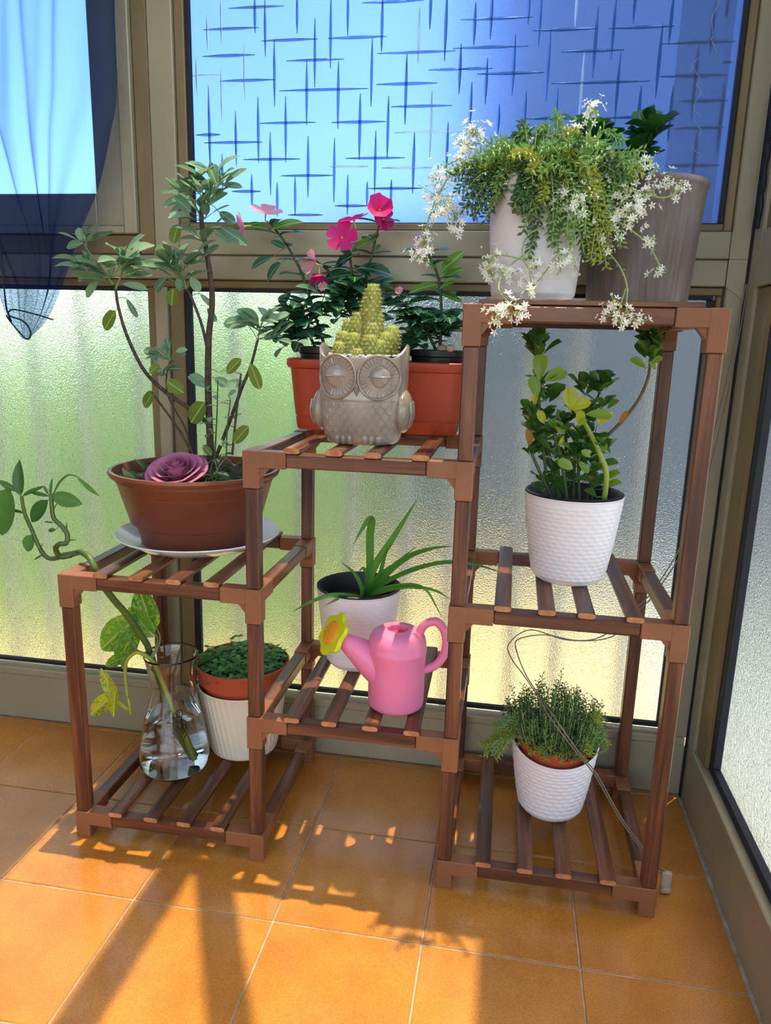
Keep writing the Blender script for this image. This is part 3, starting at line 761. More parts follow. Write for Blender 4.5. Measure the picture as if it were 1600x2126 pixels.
# glass flask with water
M_GLASS = mat('clear_glass', (0.97,0.99,0.98), 0.0, trans=1.0, ior=1.45)
M_WATER = mat('water', (0.93,0.97,0.95), 0.0, trans=1.0, ior=1.33)
FC = (0.103,0.160,SH[0])
flask = thing('glass_flask', 'clear conical glass flask of water with cuttings rooting in it', 'vase', FC)
FP = [(0.045,0.0),(0.058,0.002),(0.0645,0.010),(0.0665,0.024),(0.0655,0.045),(0.060,0.080),(0.053,0.115),(0.0465,0.145),(0.0425,0.170),(0.0418,0.182),(0.044,0.205),(0.0475,0.225),(0.0505,0.236)]
fp = smooth_line([(r_,0,z_) for r_,z_ in FP], 3); outer = [(p_.x,p_.z) for p_ in fp]
inner = [(max(r_-0.0022,0.0005), max(z_,0.005)) for r_,z_ in outer]
q = MB(); q.lathe([(0.0,0.0015)]+outer+[(0.0497,0.2375)]+inner[::-1]+[(0.0,0.005)], 64, FC); obj('glass_wall', q, M_GLASS, flask, 60)
wi = [(r_-0.0004,z_+0.0004) for r_,z_ in inner if z_ < 0.118]
q = MB(); q.lathe([(0.0,0.0054)]+wi+[(0.0,wi[-1][1])], 64, FC); obj('water', q, M_WATER, flask, 60)

# watering can
M_PINK = mat('pink_plastic', lin((232,128,168)), 0.38, sss=0.25); M_PINKIN = mat('pink_inside', lin((206,70,100)), 0.5)
M_LIME = mat('lime_plastic', lin((206,212,30)), 0.4, sss=0.2); M_ORNG = mat('amber_plastic', lin((236,160,40)), 0.45)
KC = (0.546,0.082,SH[1])
can = thing('watering_can', 'pink toy watering can with a yellow flower sprinkler', 'watering can', KC)
q = MB(); q.lathe([(0,0),(0.040,0.0),(0.0455,0.004),(0.047,0.010),(0.0475,0.06),(0.0485,0.098),(0.0495,0.101),(0.0497,0.104),(0.0485,0.107),(0.0478,0.116),(0.0462,0.124),(0.042,0.1315),(0.034,0.1362),(0.0185,0.1385),(0.0175,0.1375),(0.0170,0.128)], 72, KC); obj('body', q, M_PINK, can, 40)
q = MB(); q.lathe([(0.0,0.128),(0.0172,0.1285)], 32, KC); obj('filler_hole', q, M_PINKIN, can, 0)
sp = smooth_line([(0.537,0.080,0.342), (0.511,0.076,0.355), (0.485,0.072,0.375), (0.465,0.066,0.391), (0.454,0.062,0.400)], 6)
q = MB(); q.tube(sp, [0.030*(1-i/(len(sp)-1))**1.25+0.0105 for i in range(len(sp))], 20); obj('spout', q, M_PINK, can, 50)
f0 = Vector((0.442,0.058,0.408)); fd = (f0-Vector((0.475,0.070,0.377))).normalized()
fd = (fd + Vector((-0.35,-0.55,0.1))).normalized()
fu = Vector((0,0,1)); fu = (fu-fd*fu.dot(fd)).normalized(); fr = fd.cross(fu)
q = MB(); NP = 60; ringp = []
def fpt(a, r_, d_): return f0 + (fu*math.cos(a)+fr*math.sin(a))*r_ + fd*d_
prof_ = [(0.3,-0.008),(0.75,-0.006),(0.95,-0.004),(1.0,0.0),(0.95,0.004),(0.7,0.0045),(0.0,0.003)]
vs_ = []
for rr,dd in prof_:
    for j in range(NP):
        a = 2*math.pi*j/NP; rad_ = 0.0355*(1+0.10*math.cos(6*a))
        vs_.append(fpt(a, rr*rad_, dd))
fs = []
for i in range(len(prof_)-1):
    for j in range(NP): fs.append((i*NP+j, i*NP+(j+1)%NP, (i+1)*NP+(j+1)%NP, (i+1)*NP+j))
q.add(vs_, fs); rose_ = obj('sprinkler_flower', q, M_LIME, can, 50)
q = MB(); vs_ = []
for rr,dd in ((0.021,0.0025),(0.021,0.0055),(0.019,0.007),(0.0,0.0075)):
    for j in range(32): vs_.append(fpt(2*math.pi*j/32, rr, dd))
q.add(vs_, [(i*32+j, i*32+(j+1)%32, (i+1)*32+(j+1)%32, (i+1)*32+j) for i in range(3) for j in range(32)])
for rr,nn in ((0.008,6),(0.015,12)):
    for j in range(nn):
        p = fpt(2*math.pi*j/nn, rr, 0.0075); q.ball(p, 0.0011, 6, 4)
obj('sprinkler_face', q, M_ORNG, rose_, 50)
hp = smooth_line([(0.580,0.082,0.406), (0.589,0.082,0.427), (0.609,0.082,0.435), (0.625,0.082,0.416), (0.626,0.082,0.385), (0.612,0.082,0.359), (0.589,0.082,0.347)], 6)
q = MB(); q.tube(hp, 0.0072, 12); obj('handle', q, M_PINK, can, 60)

# sheer curtain at the sash
M_SHEER = bpy.data.materials.new('navy_sheer'); M_SHEER.use_nodes = True
N,L = M_SHEER.node_tree.nodes, M_SHEER.node_tree.links; N.remove(N['Principled BSDF'])
tp = N.new('ShaderNodeBsdfTransparent'); tp.inputs['Color'].default_value = (*lin((176,196,236)),1)
df = N.new('ShaderNodeBsdfDiffuse'); df.inputs['Color'].default_value = (*lin((22,40,92)),1)
tl = N.new('ShaderNodeBsdfTranslucent'); tl.inputs['Color'].default_value = (*lin((40,66,130)),1)
ma = N.new('ShaderNodeMixShader'); ma.inputs[0].default_value = 0.35; L.new(df.outputs[0], ma.inputs[1]); L.new(tl.outputs[0], ma.inputs[2])
lw = N.new('ShaderNodeLayerWeight'); lw.inputs['Blend'].default_value = 0.35
mr = N.new('ShaderNodeMapRange'); mr.inputs['To Min'].default_value = 0.26; mr.inputs['To Max'].default_value = 0.95; L.new(lw.outputs['Facing'], mr.inputs['Value'])
mb_ = N.new('ShaderNodeMixShader'); L.new(mr.outputs[0], mb_.inputs[0]); L.new(tp.outputs[0], mb_.inputs[1]); L.new(ma.outputs[0], mb_.inputs[2])
L.new(mb_.outputs[0], N['Material Output'].inputs['Surface'])
RE = [(-0.005,0.300,1.733), (-0.022,0.300,1.450), (-0.029,0.300,1.305), (-0.042,0.300,1.246), (-0.070,0.300,1.148), (-0.108,0.300,1.068), (-0.143,0.295,0.980), (-0.181,0.290,0.908), (-0.229,0.290,0.865)]
LE = [(-0.519,0.300,1.770), (-0.556,0.300,1.472), (-0.560,0.300,1.318), (-0.527,0.300,1.254), (-0.457,0.300,1.150), (-0.373,0.300,1.067), (-0.296,0.295,0.978), (-0.269,0.290,0.915), (-0.241,0.290,0.867)]
Rc, Lc = smooth_line(RE,6), smooth_line(LE,6)
def cur(u, v):
    k = v*(len(Rc)-1); i = min(int(k), len(Rc)-2); t = k-i
    r_ = Rc[i].lerp(Rc[i+1],t); l_ = Lc[i].lerp(Lc[i+1],t); p = l_.lerp(r_,u); wd = (r_-l_).length
    fold = (0.009*math.sin(u*13+1.3*math.sin(v*5))+0.013*math.exp(-((u-0.62-0.10*v-0.02*math.sin(v*9))/0.022)**2)+0.012*math.exp(-((u-0.80+0.12*v)/0.020)**2)+0.012*math.exp(-((u-0.45-0.15*v)/0.022)**2)+0.004*math.sin(u*41+v*9+2))*min(1,wd*4)
    return (p.x, p.y-0.006+fold, p.z)
q = MB(); q.grid(cur, 90, 60)
curt = thing('sheer_curtain', 'sheer navy blue curtain gathered at the corner of the sash window', 'curtain', (-0.3,0.3,0.85))
obj('sheer_cloth', q, M_SHEER, curt, 180)
M_HEM = mat('navy_hem', lin((24,38,66)), 0.8)
q = MB(); q.tube([p-Vector((0,0.004,0)) for p in smooth_line([(-0.271,0.288,0.911),(-0.258,0.286,0.895),(-0.230,0.286,0.867),(-0.220,0.286,0.880),(-0.233,0.286,0.900),(-0.263,0.286,0.911),(-0.254,0.286,0.922),(-0.211,0.286,0.915),(-0.171,0.286,0.905)],6)], 0.0016, 6); obj('hem', q, M_HEM, curt, 60)
q = MB(); q.tube(smooth_line([(-0.275,0.290,1.031),(-0.273,0.288,0.969),(-0.271,0.287,0.924),(-0.262,0.286,0.899)],6), 0.0016, 6); obj('hem', q, M_HEM, curt, 60)

# thin cord with a plastic clip
M_CORD = mat('grey_cord', lin((120,108,92)), 0.6); M_CLIP = mat('clear_clip', lin((226,220,190)), 0.3, trans=0.6)
cord = thing('cord', 'thin grey cord strung down the right tower with a clear plastic clip', 'cord', (1.010,0.061,0.0))
def cordpart(pts, r_=0.0011): 
    q = MB(); q.tube(smooth_line(pts,6), r_, 6); return obj('strand', q, M_CORD, cord, 60)
cordpart([(1.088,0.335,0.992),(1.079,0.330,0.880),(1.057,0.300,0.740),(1.026,0.270,0.569),(0.984,0.270,0.463),(0.953,0.260,0.425)])
cordpart([(1.091,0.335,0.992),(1.085,0.330,0.880),(1.065,0.300,0.741),(1.032,0.270,0.565),(0.989,0.270,0.460),(0.958,0.260,0.420)])
cordpart([(0.958,0.260,0.426),(0.897,0.220,0.384),(0.850,0.200,0.377),(0.791,0.190,0.386),(0.746,0.190,0.373),(0.745,0.190,0.351),(0.765,0.190,0.306),(0.790,0.170,0.279)])
cordpart([(0.955,0.260,0.420),(0.910,0.220,0.382),(0.834,0.200,0.376),(0.766,0.190,0.393),(0.730,0.190,0.362),(0.739,0.190,0.333),(0.759,0.190,0.308),(0.783,0.170,0.283)])
cordpart([(0.788,0.160,0.283),(0.811,0.090,0.282),(0.852,0.075,0.234),(0.888,0.085,0.188),(0.926,0.070,0.131),(0.965,0.065,0.082),(0.992,0.062,0.052),(1.009,0.060,0.041)])
cordpart([(0.782,0.160,0.287),(0.804,0.090,0.281),(0.848,0.075,0.233),(0.885,0.085,0.186),(0.923,0.072,0.129),(0.961,0.067,0.080),(0.989,0.064,0.050),(1.007,0.061,0.041)])
q = MB(); cp = Vector((1.010,0.061,0.0)); q.cbox((cp.x-0.008,cp.y-0.004,0.0012), (cp.x+0.008,cp.y+0.004,0.042), 0.002)
q.ball((cp.x+0.001,cp.y,0.0085), (0.010,0.006,0.008), 10, 8); obj('clip', q, M_CLIP, cord, 40)

# ------------------------------------------------------------------ plants
def leafmat(name, c0, c1, transl=0.35, rough=0.45, vein=None, tcol=None, variegate=None):
    m = mat(name, c0, rough); N,L,b = nodes(m)
    oi = N.new('ShaderNodeObjectInfo'); tc = N.new('ShaderNodeTexCoord')
    n = noise(N, L, 3.0, 3, tc.outputs['Object'])
    ad = N.new('ShaderNodeMath'); ad.operation='MULTIPLY_ADD'; ad.inputs[1].default_value = 0.6; ad.inputs[2].default_value = 0.0
    L.new(oi.outputs['Random'], ad.inputs[0])
    ad2 = N.new('ShaderNodeMath'); ad2.operation='MULTIPLY_ADD'; ad2.inputs[1].default_value = 0.4; L.new(n.outputs[0], ad2.inputs[0]); L.new(ad.outputs[0], ad2.inputs[2])
    r = ramp(N, L, ad2.outputs[0], [(0.15,c0),(0.85,c1)]); col = r.outputs[0]
    if variegate:
        n3 = noise(N, L, 7.0, 3, tc.outputs['Object'], 0.6, 1.0)
        r3 = ramp(N, L, n3.outputs[0], [(0.50,(0,0,0)),(0.58,(1,1,1))])
        mx = N.new('ShaderNodeMix'); mx.data_type='RGBA'; L.new(r3.outputs[0], mx.inputs[0]); L.new(col, mx.inputs[6]); mx.inputs[7].default_value = (*variegate,1); col = mx.outputs[2]
    if vein:
        sx = N.new('ShaderNodeSeparateXYZ'); L.new(tc.outputs['Object'], sx.inputs[0])
        ab = N.new('ShaderNodeMath'); ab.operation='ABSOLUTE'; L.new(sx.outputs[0], ab.inputs[0])
        rv = ramp(N, L, ab.outputs[0], [(0.010,(1,1,1)),(0.03,(0,0,0))])
        mx = N.new('ShaderNodeMix'); mx.data_type='RGBA'; L.new(rv.outputs[0], mx.inputs[0]); L.new(col, mx.inputs[6]); mx.inputs[7].default_value = (*vein,1); col = mx.outputs[2]
    L.new(col, b.inputs['Base Color'])
    if transl:
        tl = N.new('ShaderNodeBsdfTranslucent'); ms = N.new('ShaderNodeMixShader'); ms.inputs[0].default_value = transl
        hs = N.new('ShaderNodeHueSaturation'); hs.inputs['Hue'].default_value = 0.47; hs.inputs['Saturation'].default_value = 1.15; hs.inputs['Value'].default_value = 1.7
        L.new(col, hs.inputs['Color']); L.new(hs.outputs[0], tl.inputs['Color'])
        L.new(b.outputs[0], ms.inputs[1]); L.new(tl.outputs[0], ms.inputs[2]); L.new(ms.outputs[0], N['Material Output'].inputs['Surface'])
    return m
def leaf_mesh(name, m, W=0.5, a=0.8, b=0.8, fold=0.15, droop=0.15, nl=7, nc=4, wave=0.0, heart=0.0):
    q = MB(); pk = a/(a+b); nrm = (pk**a)*((1-pk)**b)
    def f(u, v):
        t = v; x = (u-0.5)*2
        w = W*0.5*((max(t,1e-4)**a)*(max(1-t,1e-4)**b)/nrm)
        y = t
        if heart: y = t - heart*abs(x)**1.5*(1-t)**3*1.2
        z = fold*abs(x)*w*2 - droop*t*t + wave*math.sin(t*14+x*3)*abs(x)*0.1
        return (x*w, y, z)
    q.grid(f, nc, nl); return mesh_of(name, q, m, 180)
def orient(base, d, nrm, L_, wsc=1.0):
    y = Vector(d).normalized(); z = Vector(nrm); z = z - y*z.dot(y)
    z = z.normalized() if z.length > 1e-5 else y.orthogonal().normalized()
    x = y.cross(z)
    M = Matrix((x*L_*wsc, y*L_, z*L_)).transposed().to_4x4(); M.translation = Vector(base); return M
def leaf(parent, me, base, tip, nrm=(0.0,-0.6,0.8), wsc=1.0, name='leaf', owner=None):
    b0, t0 = Vector(base), Vector(tip); d = t0-b0; attach(parent, b0)
    if owner: reg(me, orient(b0, d, nrm, d.length, wsc), owner)
    return inst(name, me, parent, orient(b0, d, nrm, d.length, wsc))
from mathutils.bvhtree import BVHTree
OCC = []                      # placed pieces that later leaves must not pass through
def _world(me, M): return [M @ v.co for v in me.vertices], [tuple(p.vertices) for p in me.polygons]
def reg(me, M, owner):
    V, F = _world(me, M)
    OCC.append(([min(v[i] for v in V) for i in range(3)], [max(v[i] for v in V) for i in range(3)], BVHTree.FromPolygons(V, F), owner))
def reg_obj(o, owner): reg(o.data, Matrix.Translation(ORG[o.name]), owner)
def hits(me, M, owner):
    V, F = _world(me, M); lo = [min(v[i] for v in V) for i in range(3)]; hi = [max(v[i] for v in V) for i in range(3)]; bv = None
    for l2, h2, b2, ow in OCC:
        if ow != owner and all(lo[i] <= h2[i] and l2[i] <= hi[i] for i in range(3)):
            if bv is None: bv = BVHTree.FromPolygons(V, F)
            if bv.overlap(b2): return True
    return False
def inst_clear(name, parent, owner, make, tries=14):
    for _ in range(tries):
        me, M = make()
        if not hits(me, M, owner): 
            reg(me, M, owner); return inst(name, me, parent, M)
    return None
STEMPTS = {}                  # points along the stems of each plant
PETI = {}                     # thin leaf stalks of each plant, one mesh
def attach(parent, p, r_=0.0007, far=0.06, near=0.003):
    p = Vector(p); best = min(STEMPTS.get(parent.name, []), key=lambda q_: (q_-p).length_squared, default=None)
    if best is None: return
    dl = (best-p).length
    if near < dl < far:
        PETI.setdefault(parent.name, (parent, MB()))[1].tube([best, (best+p)/2+Vector((0,0,0.08*dl)), p], r_, 5, cap=False)
def rdir(up=0.3, out=1.0, front=0.0):
    a = rng.random()*6.283; z = rng.uniform(-0.4,1.0)*0.7+up
    return Vector((math.cos(a)*out, math.sin(a)*out-front, z)).normalized()
def crown(parent, mes, c, n, L_, up=0.3, spread=0.012, front=0.2, wsc=(0.85,1.15), petiole=0.15, owner=None, stalk=False):
    c = Vector(c)
    if stalk: attach(parent, c, 0.0013)
    for i in range(n):
        ll = L_*rng.uniform(0.65,1.15)
        def make():
            d = rdir(up, 1.0, front)
            b0 = c + Vector((rng.uniform(-1,1),rng.uniform(-1,1),rng.uniform(-1,1)))*spread + d*ll*petiole
            nn = Vector((0,-0.35,1)) + Vector((rng.uniform(-.5,.5),rng.uniform(-.5,.5),0))
            return rng.choice(mes), orient(b0, d, nn, ll, rng.uniform(*wsc))
        if owner: o = inst_clear('leaf', parent, owner, make)
        else: me, M = make(); o = inst('leaf', me, parent, M)
        if o and stalk: PETI.setdefault(parent.name, (parent, MB()))[1].tube([c, o.matrix_basis.translation+ORG[parent.name]], 0.0006, 4, cap=False)
def stem(parent, pts, r0, r1, m, sub=6, n=7, name='stem', owner=None):
    P = smooth_line(pts, sub); k = len(P)-1
    q = MB(); q.tube(P, [r0+(r1-r0)*i/k for i in range(k+1)], n); STEMPTS.setdefault(parent.name, []).extend(P)
    o = obj(name, q, m, parent, 60)
    if owner: reg_obj(o, owner)
    return P
M_BARK = noisy('woody_stem', [(0.3,lin((52,44,38))),(0.7,lin((92,78,66)))], 90, 0.9, bstr=0.5, bscale=200)
M_GSTEM = mat('green_stem', lin((108,134,84)), 0.55)
M_DSTEM = mat('dark_green_stem', lin((62,84,44)), 0.5)

# ---- sage
M_SAGE = leafmat('sage_leaf', lin((74,112,88)), lin((138,170,136)), 0.30, 0.75, vein=lin((150,176,136)))
M_SAGE2 = leafmat('old_sage_leaf', lin((84,116,40)), lin((124,146,62)), 0.4, 0.6, vein=lin((180,190,110)))
SG = [leaf_mesh('sage_a', M_SAGE, 0.54, 0.75, 0.55, 0.12, 0.12), leaf_mesh('sage_b', M_SAGE, 0.46, 0.8, 0.6, 0.2, 0.28)]
SGO = leaf_mesh('sage_old', M_SAGE2, 0.72, 0.55, 0.5, 0.08, 0.05)
P = bowl
stem(P, [(0.175,0.205,0.650), (0.174,0.205,0.710), (0.174,0.203,0.797), (0.179,0.200,0.880), (0.187,0.200,0.945), (0.180,0.200,1.016), (0.171,0.200,1.075), (0.178,0.200,1.116)], 0.0072, 0.0034, M_BARK)
stem(P, [(0.171,0.205,0.728), (0.145,0.200,0.751), (0.100,0.190,0.782), (0.063,0.185,0.819), (0.037,0.180,0.876), (0.023,0.180,0.925), (0.019,0.180,0.957)], 0.0042, 0.0024, M_BARK)
stem(P, [(0.178,0.200,0.847), (0.170,0.195,0.896), (0.156,0.190,0.940), (0.146,0.190,0.960)], 0.003, 0.002, M_BARK)
stem(P, [(0.184,0.200,0.663), (0.216,0.190,0.731), (0.242,0.185,0.792), (0.262,0.180,0.834), (0.275,0.180,0.878)], 0.0036, 0.0022, M_BARK)
stem(P, [(0.229,0.170,0.679), (0.238,0.170,0.751), (0.248,0.170,0.821)], 0.0022, 0.0018, M_BARK)
stem(P, [(0.155,0.180,0.669), (0.125,0.180,0.720), (0.091,0.180,0.765), (0.078,0.180,0.782)], 0.0024, 0.0018, M_BARK)
stem(P, [(0.142,0.200,0.670), (0.132,0.195,0.718), (0.106,0.190,0.769), (0.101,0.190,0.803), (0.109,0.190,0.837)], 0.0018, 0.0013, M_BARK)
stem(P, [(0.015,0.180,0.965), (-0.010,0.180,0.997), (-0.032,0.180,1.024)], 0.002, 0.0014, M_GSTEM); stem(P, [(0.019,0.180,0.957), (0.034,0.180,0.989), (0.039,0.180,1.021)], 0.002, 0.0014, M_GSTEM)
stem(P, [(0.171,0.200,1.078), (0.153,0.200,1.109), (0.144,0.200,1.120)], 0.002, 0.0014, M_GSTEM); stem(P, [(0.178,0.200,1.086), (0.200,0.200,1.124), (0.207,0.200,1.142)], 0.002, 0.0014, M_GSTEM)
for px, n, L_ in (((0.177,0.200,1.075),9,0.042), ((0.184,0.200,1.101),12,0.044), ((0.198,0.200,1.128),13,0.044), ((0.153,0.200,1.113),9,0.040), ((0.176,0.200,1.040),8,0.036),
                  ((0.013,0.180,0.977),16,0.046), ((0.032,0.180,1.001),12,0.042), ((-0.015,0.180,0.989),9,0.042), ((-0.030,0.180,1.036),7,0.036),
                  ((0.139,0.190,0.980),14,0.045), ((0.122,0.190,0.991),8,0.044), ((0.153,0.190,1.003),6,0.04),
                  ((0.280,0.180,0.898),13,0.042), ((0.292,0.180,0.883),7,0.036), ((0.107,0.190,0.841),8,0.030), ((0.097,0.190,0.816),6,0.03)):
    crown(P, SG, px, n, L_, 0.4, 0.010, 0.3, petiole=0.4, stalk=True)
for b0,t0,w in (((0.192,0.200,1.146),(0.190,0.200,1.165),0.8),((0.207,0.200,1.137),(0.193,0.200,1.163),0.8),((0.209,0.200,1.128),(0.244,0.200,1.127),0.7),((0.196,0.200,1.116),(0.168,0.200,1.138),0.9),((0.149,0.200,1.120),(0.110,0.200,1.122),0.8),((0.144,0.200,1.109),(0.100,0.200,1.098),0.8),((0.139,0.200,1.101),(0.112,0.200,1.077),0.8),((0.203,0.200,1.086),(0.231,0.200,1.069),1.0),((0.194,0.200,1.055),(0.228,0.200,1.040),1.1),((0.203,0.200,1.063),(0.251,0.200,1.036),0.7),
                ((-0.037,0.180,1.032),(-0.071,0.180,1.028),1.0),((-0.039,0.180,1.036),(-0.046,0.180,1.058),1.2),((-0.032,0.180,1.036),(-0.008,0.180,1.050),1.0),((-0.028,0.180,1.001),(-0.059,0.180,1.008),1.1),((-0.025,0.180,0.981),(-0.053,0.180,0.972),1.0),((-0.012,0.180,0.969),(-0.041,0.180,0.944),1.0),((0.033,0.180,0.966),(0.077,0.180,0.960),0.6),((0.041,0.180,1.001),(0.071,0.180,1.006),1.0),((0.038,0.180,0.942),(0.057,0.180,0.910),0.5),
                ((0.125,0.190,1.003),(0.128,0.190,1.027),1.2),((0.109,0.190,0.999),(0.068,0.190,1.003),0.8),((0.108,0.190,0.977),(0.084,0.190,0.955),1.1),((0.153,0.190,1.000),(0.158,0.190,1.014),1.2),((0.153,0.190,0.980),(0.169,0.190,0.956),1.1),((0.135,0.190,0.984),(0.130,0.190,0.956),1.1),((0.177,0.200,0.929),(0.194,0.200,0.907),0.7),((0.165,0.200,0.953),(0.186,0.200,0.933),0.6),
                ((0.258,0.180,0.902),(0.213,0.180,0.907),1.0),((0.286,0.180,0.879),(0.309,0.180,0.891),1.1),((0.089,0.190,0.849),(0.059,0.190,0.856),1.0),((0.110,0.190,0.858),(0.104,0.190,0.878),1.1),((0.121,0.190,0.854),(0.142,0.190,0.859),1.0),
                ((0.173,0.200,0.792),(0.142,0.200,0.817),1.0),((0.169,0.200,0.805),(0.136,0.200,0.812),0.7),((0.197,0.200,0.819),(0.210,0.200,0.823),1.3),((0.187,0.200,0.810),(0.214,0.200,0.798),1.1),((0.213,0.190,0.803),(0.247,0.190,0.804),0.8)):
    leaf(P, SG[0], b0, t0, (rng.uniform(-.3,.3),-0.85,0.5), w)
for b0,t0,w in (((0.017,0.180,0.921),(-0.008,0.180,0.888),1.0),((0.134,0.190,1.065),(0.122,0.190,1.034),0.9),((0.123,0.185,0.959),(0.118,0.185,0.931),1.1),((0.082,0.180,0.784),(0.060,0.180,0.755),1.0),((0.172,0.190,0.768),(0.144,0.190,0.730),1.0),((0.220,0.175,0.820),(0.246,0.175,0.846),0.8),((0.263,0.175,0.838),(0.280,0.175,0.794),0.6),((0.234,0.165,0.701),(0.261,0.165,0.732),0.8),((0.169,0.185,0.691),(0.185,0.185,0.674),0.8),((0.101,0.190,0.803),(0.132,0.190,0.783),0.9),((0.070,0.190,0.815),(0.089,0.190,0.830),1.0)):
    leaf(P, SGO, b0, t0, (rng.uniform(-.3,.3),-0.9,0.35), w)
# young shoots and low growth in the bowl
stem(P, [(0.192,0.180,0.667), (0.198,0.180,0.740), (0.202,0.180,0.807)], 0.0016, 0.001, M_DSTEM); stem(P, [(0.218,0.170,0.674), (0.221,0.170,0.725), (0.228,0.170,0.776)], 0.0014, 0.001, M_DSTEM)
for i in range(26):
    yc = (0.205+rng.uniform(-0.025,0.03), 0.165+rng.uniform(-0.02,0.02), 0.64+rng.uniform(0.0,0.15)); attach(P, yc); crown(P, SG, yc, 1, 0.02, 0.3, 0.0, petiole=0.0)
# ---- paper rose on the soil
M_ROSE = noisy('dusty_pink_felt', [(0.3,lin((160,92,122))),(0.7,lin((184,112,140)))], 40, 0.9, bstr=0.3, bscale=300)
RC = Vector((0.146,0.126,BC[2]+0.139)); tilt = Matrix.Rotation(math.radians(24),4,'X') @ Matrix.Diagonal((0.92,0.92,0.95,1))
roseo = thing('fabric_rose', 'dusty pink artificial rose lying on the soil of the brown bowl', 'artificial flower', RC)
def petal_mesh(r_, h_, wid, lean, curl):
    q = MB()
    def f(u,v):
        a = (u-0.5)*wid; rr = r_*(1+lean*v)+curl*v*v*v*r_*0.35
        zz = h_*v*(1-0.28*abs(2*u-1)**2.2) - curl*0.25*h_*v**4
        return (rr*math.sin(a), -rr*math.cos(a), zz)
    q.grid(f, 12, 6); me = mesh_of('petal', q, M_ROSE, 180); return me
lay = [(0.003,0.033,5.0,0.4,0.0,2),(0.007,0.033,3.2,0.25,0.1,3),(0.012,0.031,2.5,0.35,0.2,3),(0.017,0.028,2.1,0.5,0.35,4),(0.022,0.023,1.9,0.6,0.5,5),(0.0265,0.017,1.7,0.7,0.6,6),(0.030,0.010,1.5,0.75,0.6,6)]
for li,(r_,h_,wd,le,cu,nn) in enumerate(lay):
    me = petal_mesh(r_,h_,wd,le,cu)
    for i in range(nn):
        M = Matrix.Translation(RC) @ tilt @ Matrix.Rotation(6.283*i/nn+li*0.7,4,'Z') @ Matrix.Rotation(rng.uniform(-.06,.06),4,'X')
        inst('petal', me, roseo, M); reg(me, M, 'rose')

M_LOWLEAF = leafmat('low_green_leaf', lin((34,70,40)), lin((70,112,60)), 0.3, 0.5)
LOWL = leaf_mesh('low_leaf', M_LOWLEAF, 0.34, 0.8, 0.8, 0.2, 0.25)
for i in range(84):
    a = rng.random()*6.283; rr = 0.125*math.sqrt(rng.uniform(0.05,1)); 
    c0 = (BC[0]+rr*math.cos(a), BC[1]+rr*math.sin(a), BC[2]+0.122)
    d = Vector((rng.uniform(-1,1),rng.uniform(-1,0.4),rng.uniform(0.3,1.0)))
    M = orient(c0, d, (0,-0.3,1), rng.uniform(0.018,0.036))
    if not hits(LOWL, M, 'sage'): inst('leaf', LOWL, bowl, M)
M_GRASS = leafmat('grass_blade', lin((70,96,50)), lin((120,140,80)), 0.3, 0.6)
GB = leaf_mesh('blade', M_GRASS, 0.05, 0.3, 0.7, 0.2, 0.25, 8, 2)
for i in range(18):
    a = rng.random()*6.283; rr = 0.10*math.sqrt(rng.random())
    M = orient((BC[0]+rr*math.cos(a),BC[1]+rr*math.sin(a),BC[2]+0.115), (rng.uniform(-1,1),rng.uniform(-1,.6),rng.uniform(0.5,1.4)), (0,0,1), rng.uniform(0.03,0.06))
    if not hits(GB, M, 'sage'): inst('grass_blade', GB, bowl, M)

# ---- vinca in the trough
M_VIN = leafmat('vinca_leaf', lin((30,76,56)), lin((70,124,92)), 0.25, 0.28, vein=lin((140,176,130)))
M_VIN2 = leafmat('fresh_vinca_leaf', lin((70,130,48)), lin((110,164,70)), 0.4, 0.35, vein=lin((170,200,120)))
VL_ = [leaf_mesh('vinca_a', M_VIN, 0.50, 0.8, 0.65, 0.15, 0.22), leaf_mesh('vinca_b', M_VIN, 0.56, 0.75, 0.6, 0.12, 0.35)]
VL2 = leaf_mesh('vinca_fresh', M_VIN2, 0.42, 0.85, 0.8, 0.15, 0.2)
def petalcol(name, c0, c1, t=0.35):
    return leafmat(name, c0, c1, t, 0.6)
M_MAG = petalcol('magenta_petal', lin((196,24,96)), lin((226,50,128))); M_PALE = petalcol('pale_pink_petal', lin((214,140,160)), lin((236,176,188))); M_LIL = petalcol('lilac_petal', lin((176,140,170)), lin((206,172,196)))
def petal5(name, m):
    q = MB(); q.grid(lambda u,v: ((u-0.5)*2*(0.10+0.42*v**0.7*(1-0.45*max(0,v-0.75)/0.25)), v, 0.10*v*v+0.05*math.sin(v*3)*((u-0.5)*2)**2), 4, 5)
    return mesh_of(name, q, m, 180)
PET = {k: petal5('petal_'+k, m) for k,m in (('m',M_MAG),('p',M_PALE),('l',M_LIL))}
M_EYE = mat('flower_eye', lin((230,210,120)), 0.6)
def flower(parent, c, face, r_, kind, n=5, cup=0.1):
    ow = {va.name:'va', vb.name:'vb', vc.name:'vc'}[parent.name]
    c = Vector(c); attach(parent, c-Vector(face).normalized()*0.014, 0.0009); f = Vector(face).normalized(); u0 = f.orthogonal().normalized(); w0 = f.cross(u0)
    q = MB(); q.tube([c-f*0.014, c], [0.0011,0.0016], 6); q.ball(c+f*0.0006, 0.0016, 6, 4)
    fl = obj('flower', q, M_EYE, parent, 60)
    a0 = rng.random()
    for i in range(n):
        a = 6.283*i/n+a0; d = u0*math.cos(a)+w0*math.sin(a)+f*cup
        M = orient(c, d, f, r_*rng.uniform(0.92,1.08)); inst('petal', PET[kind], fl, M); reg(PET[kind], M, ow)
    return fl
for o in list(stand.children):
    M = o.matrix_basis.copy(); M.translation = M.translation + ORG[stand.name]; reg(o.data, M, 'stand')
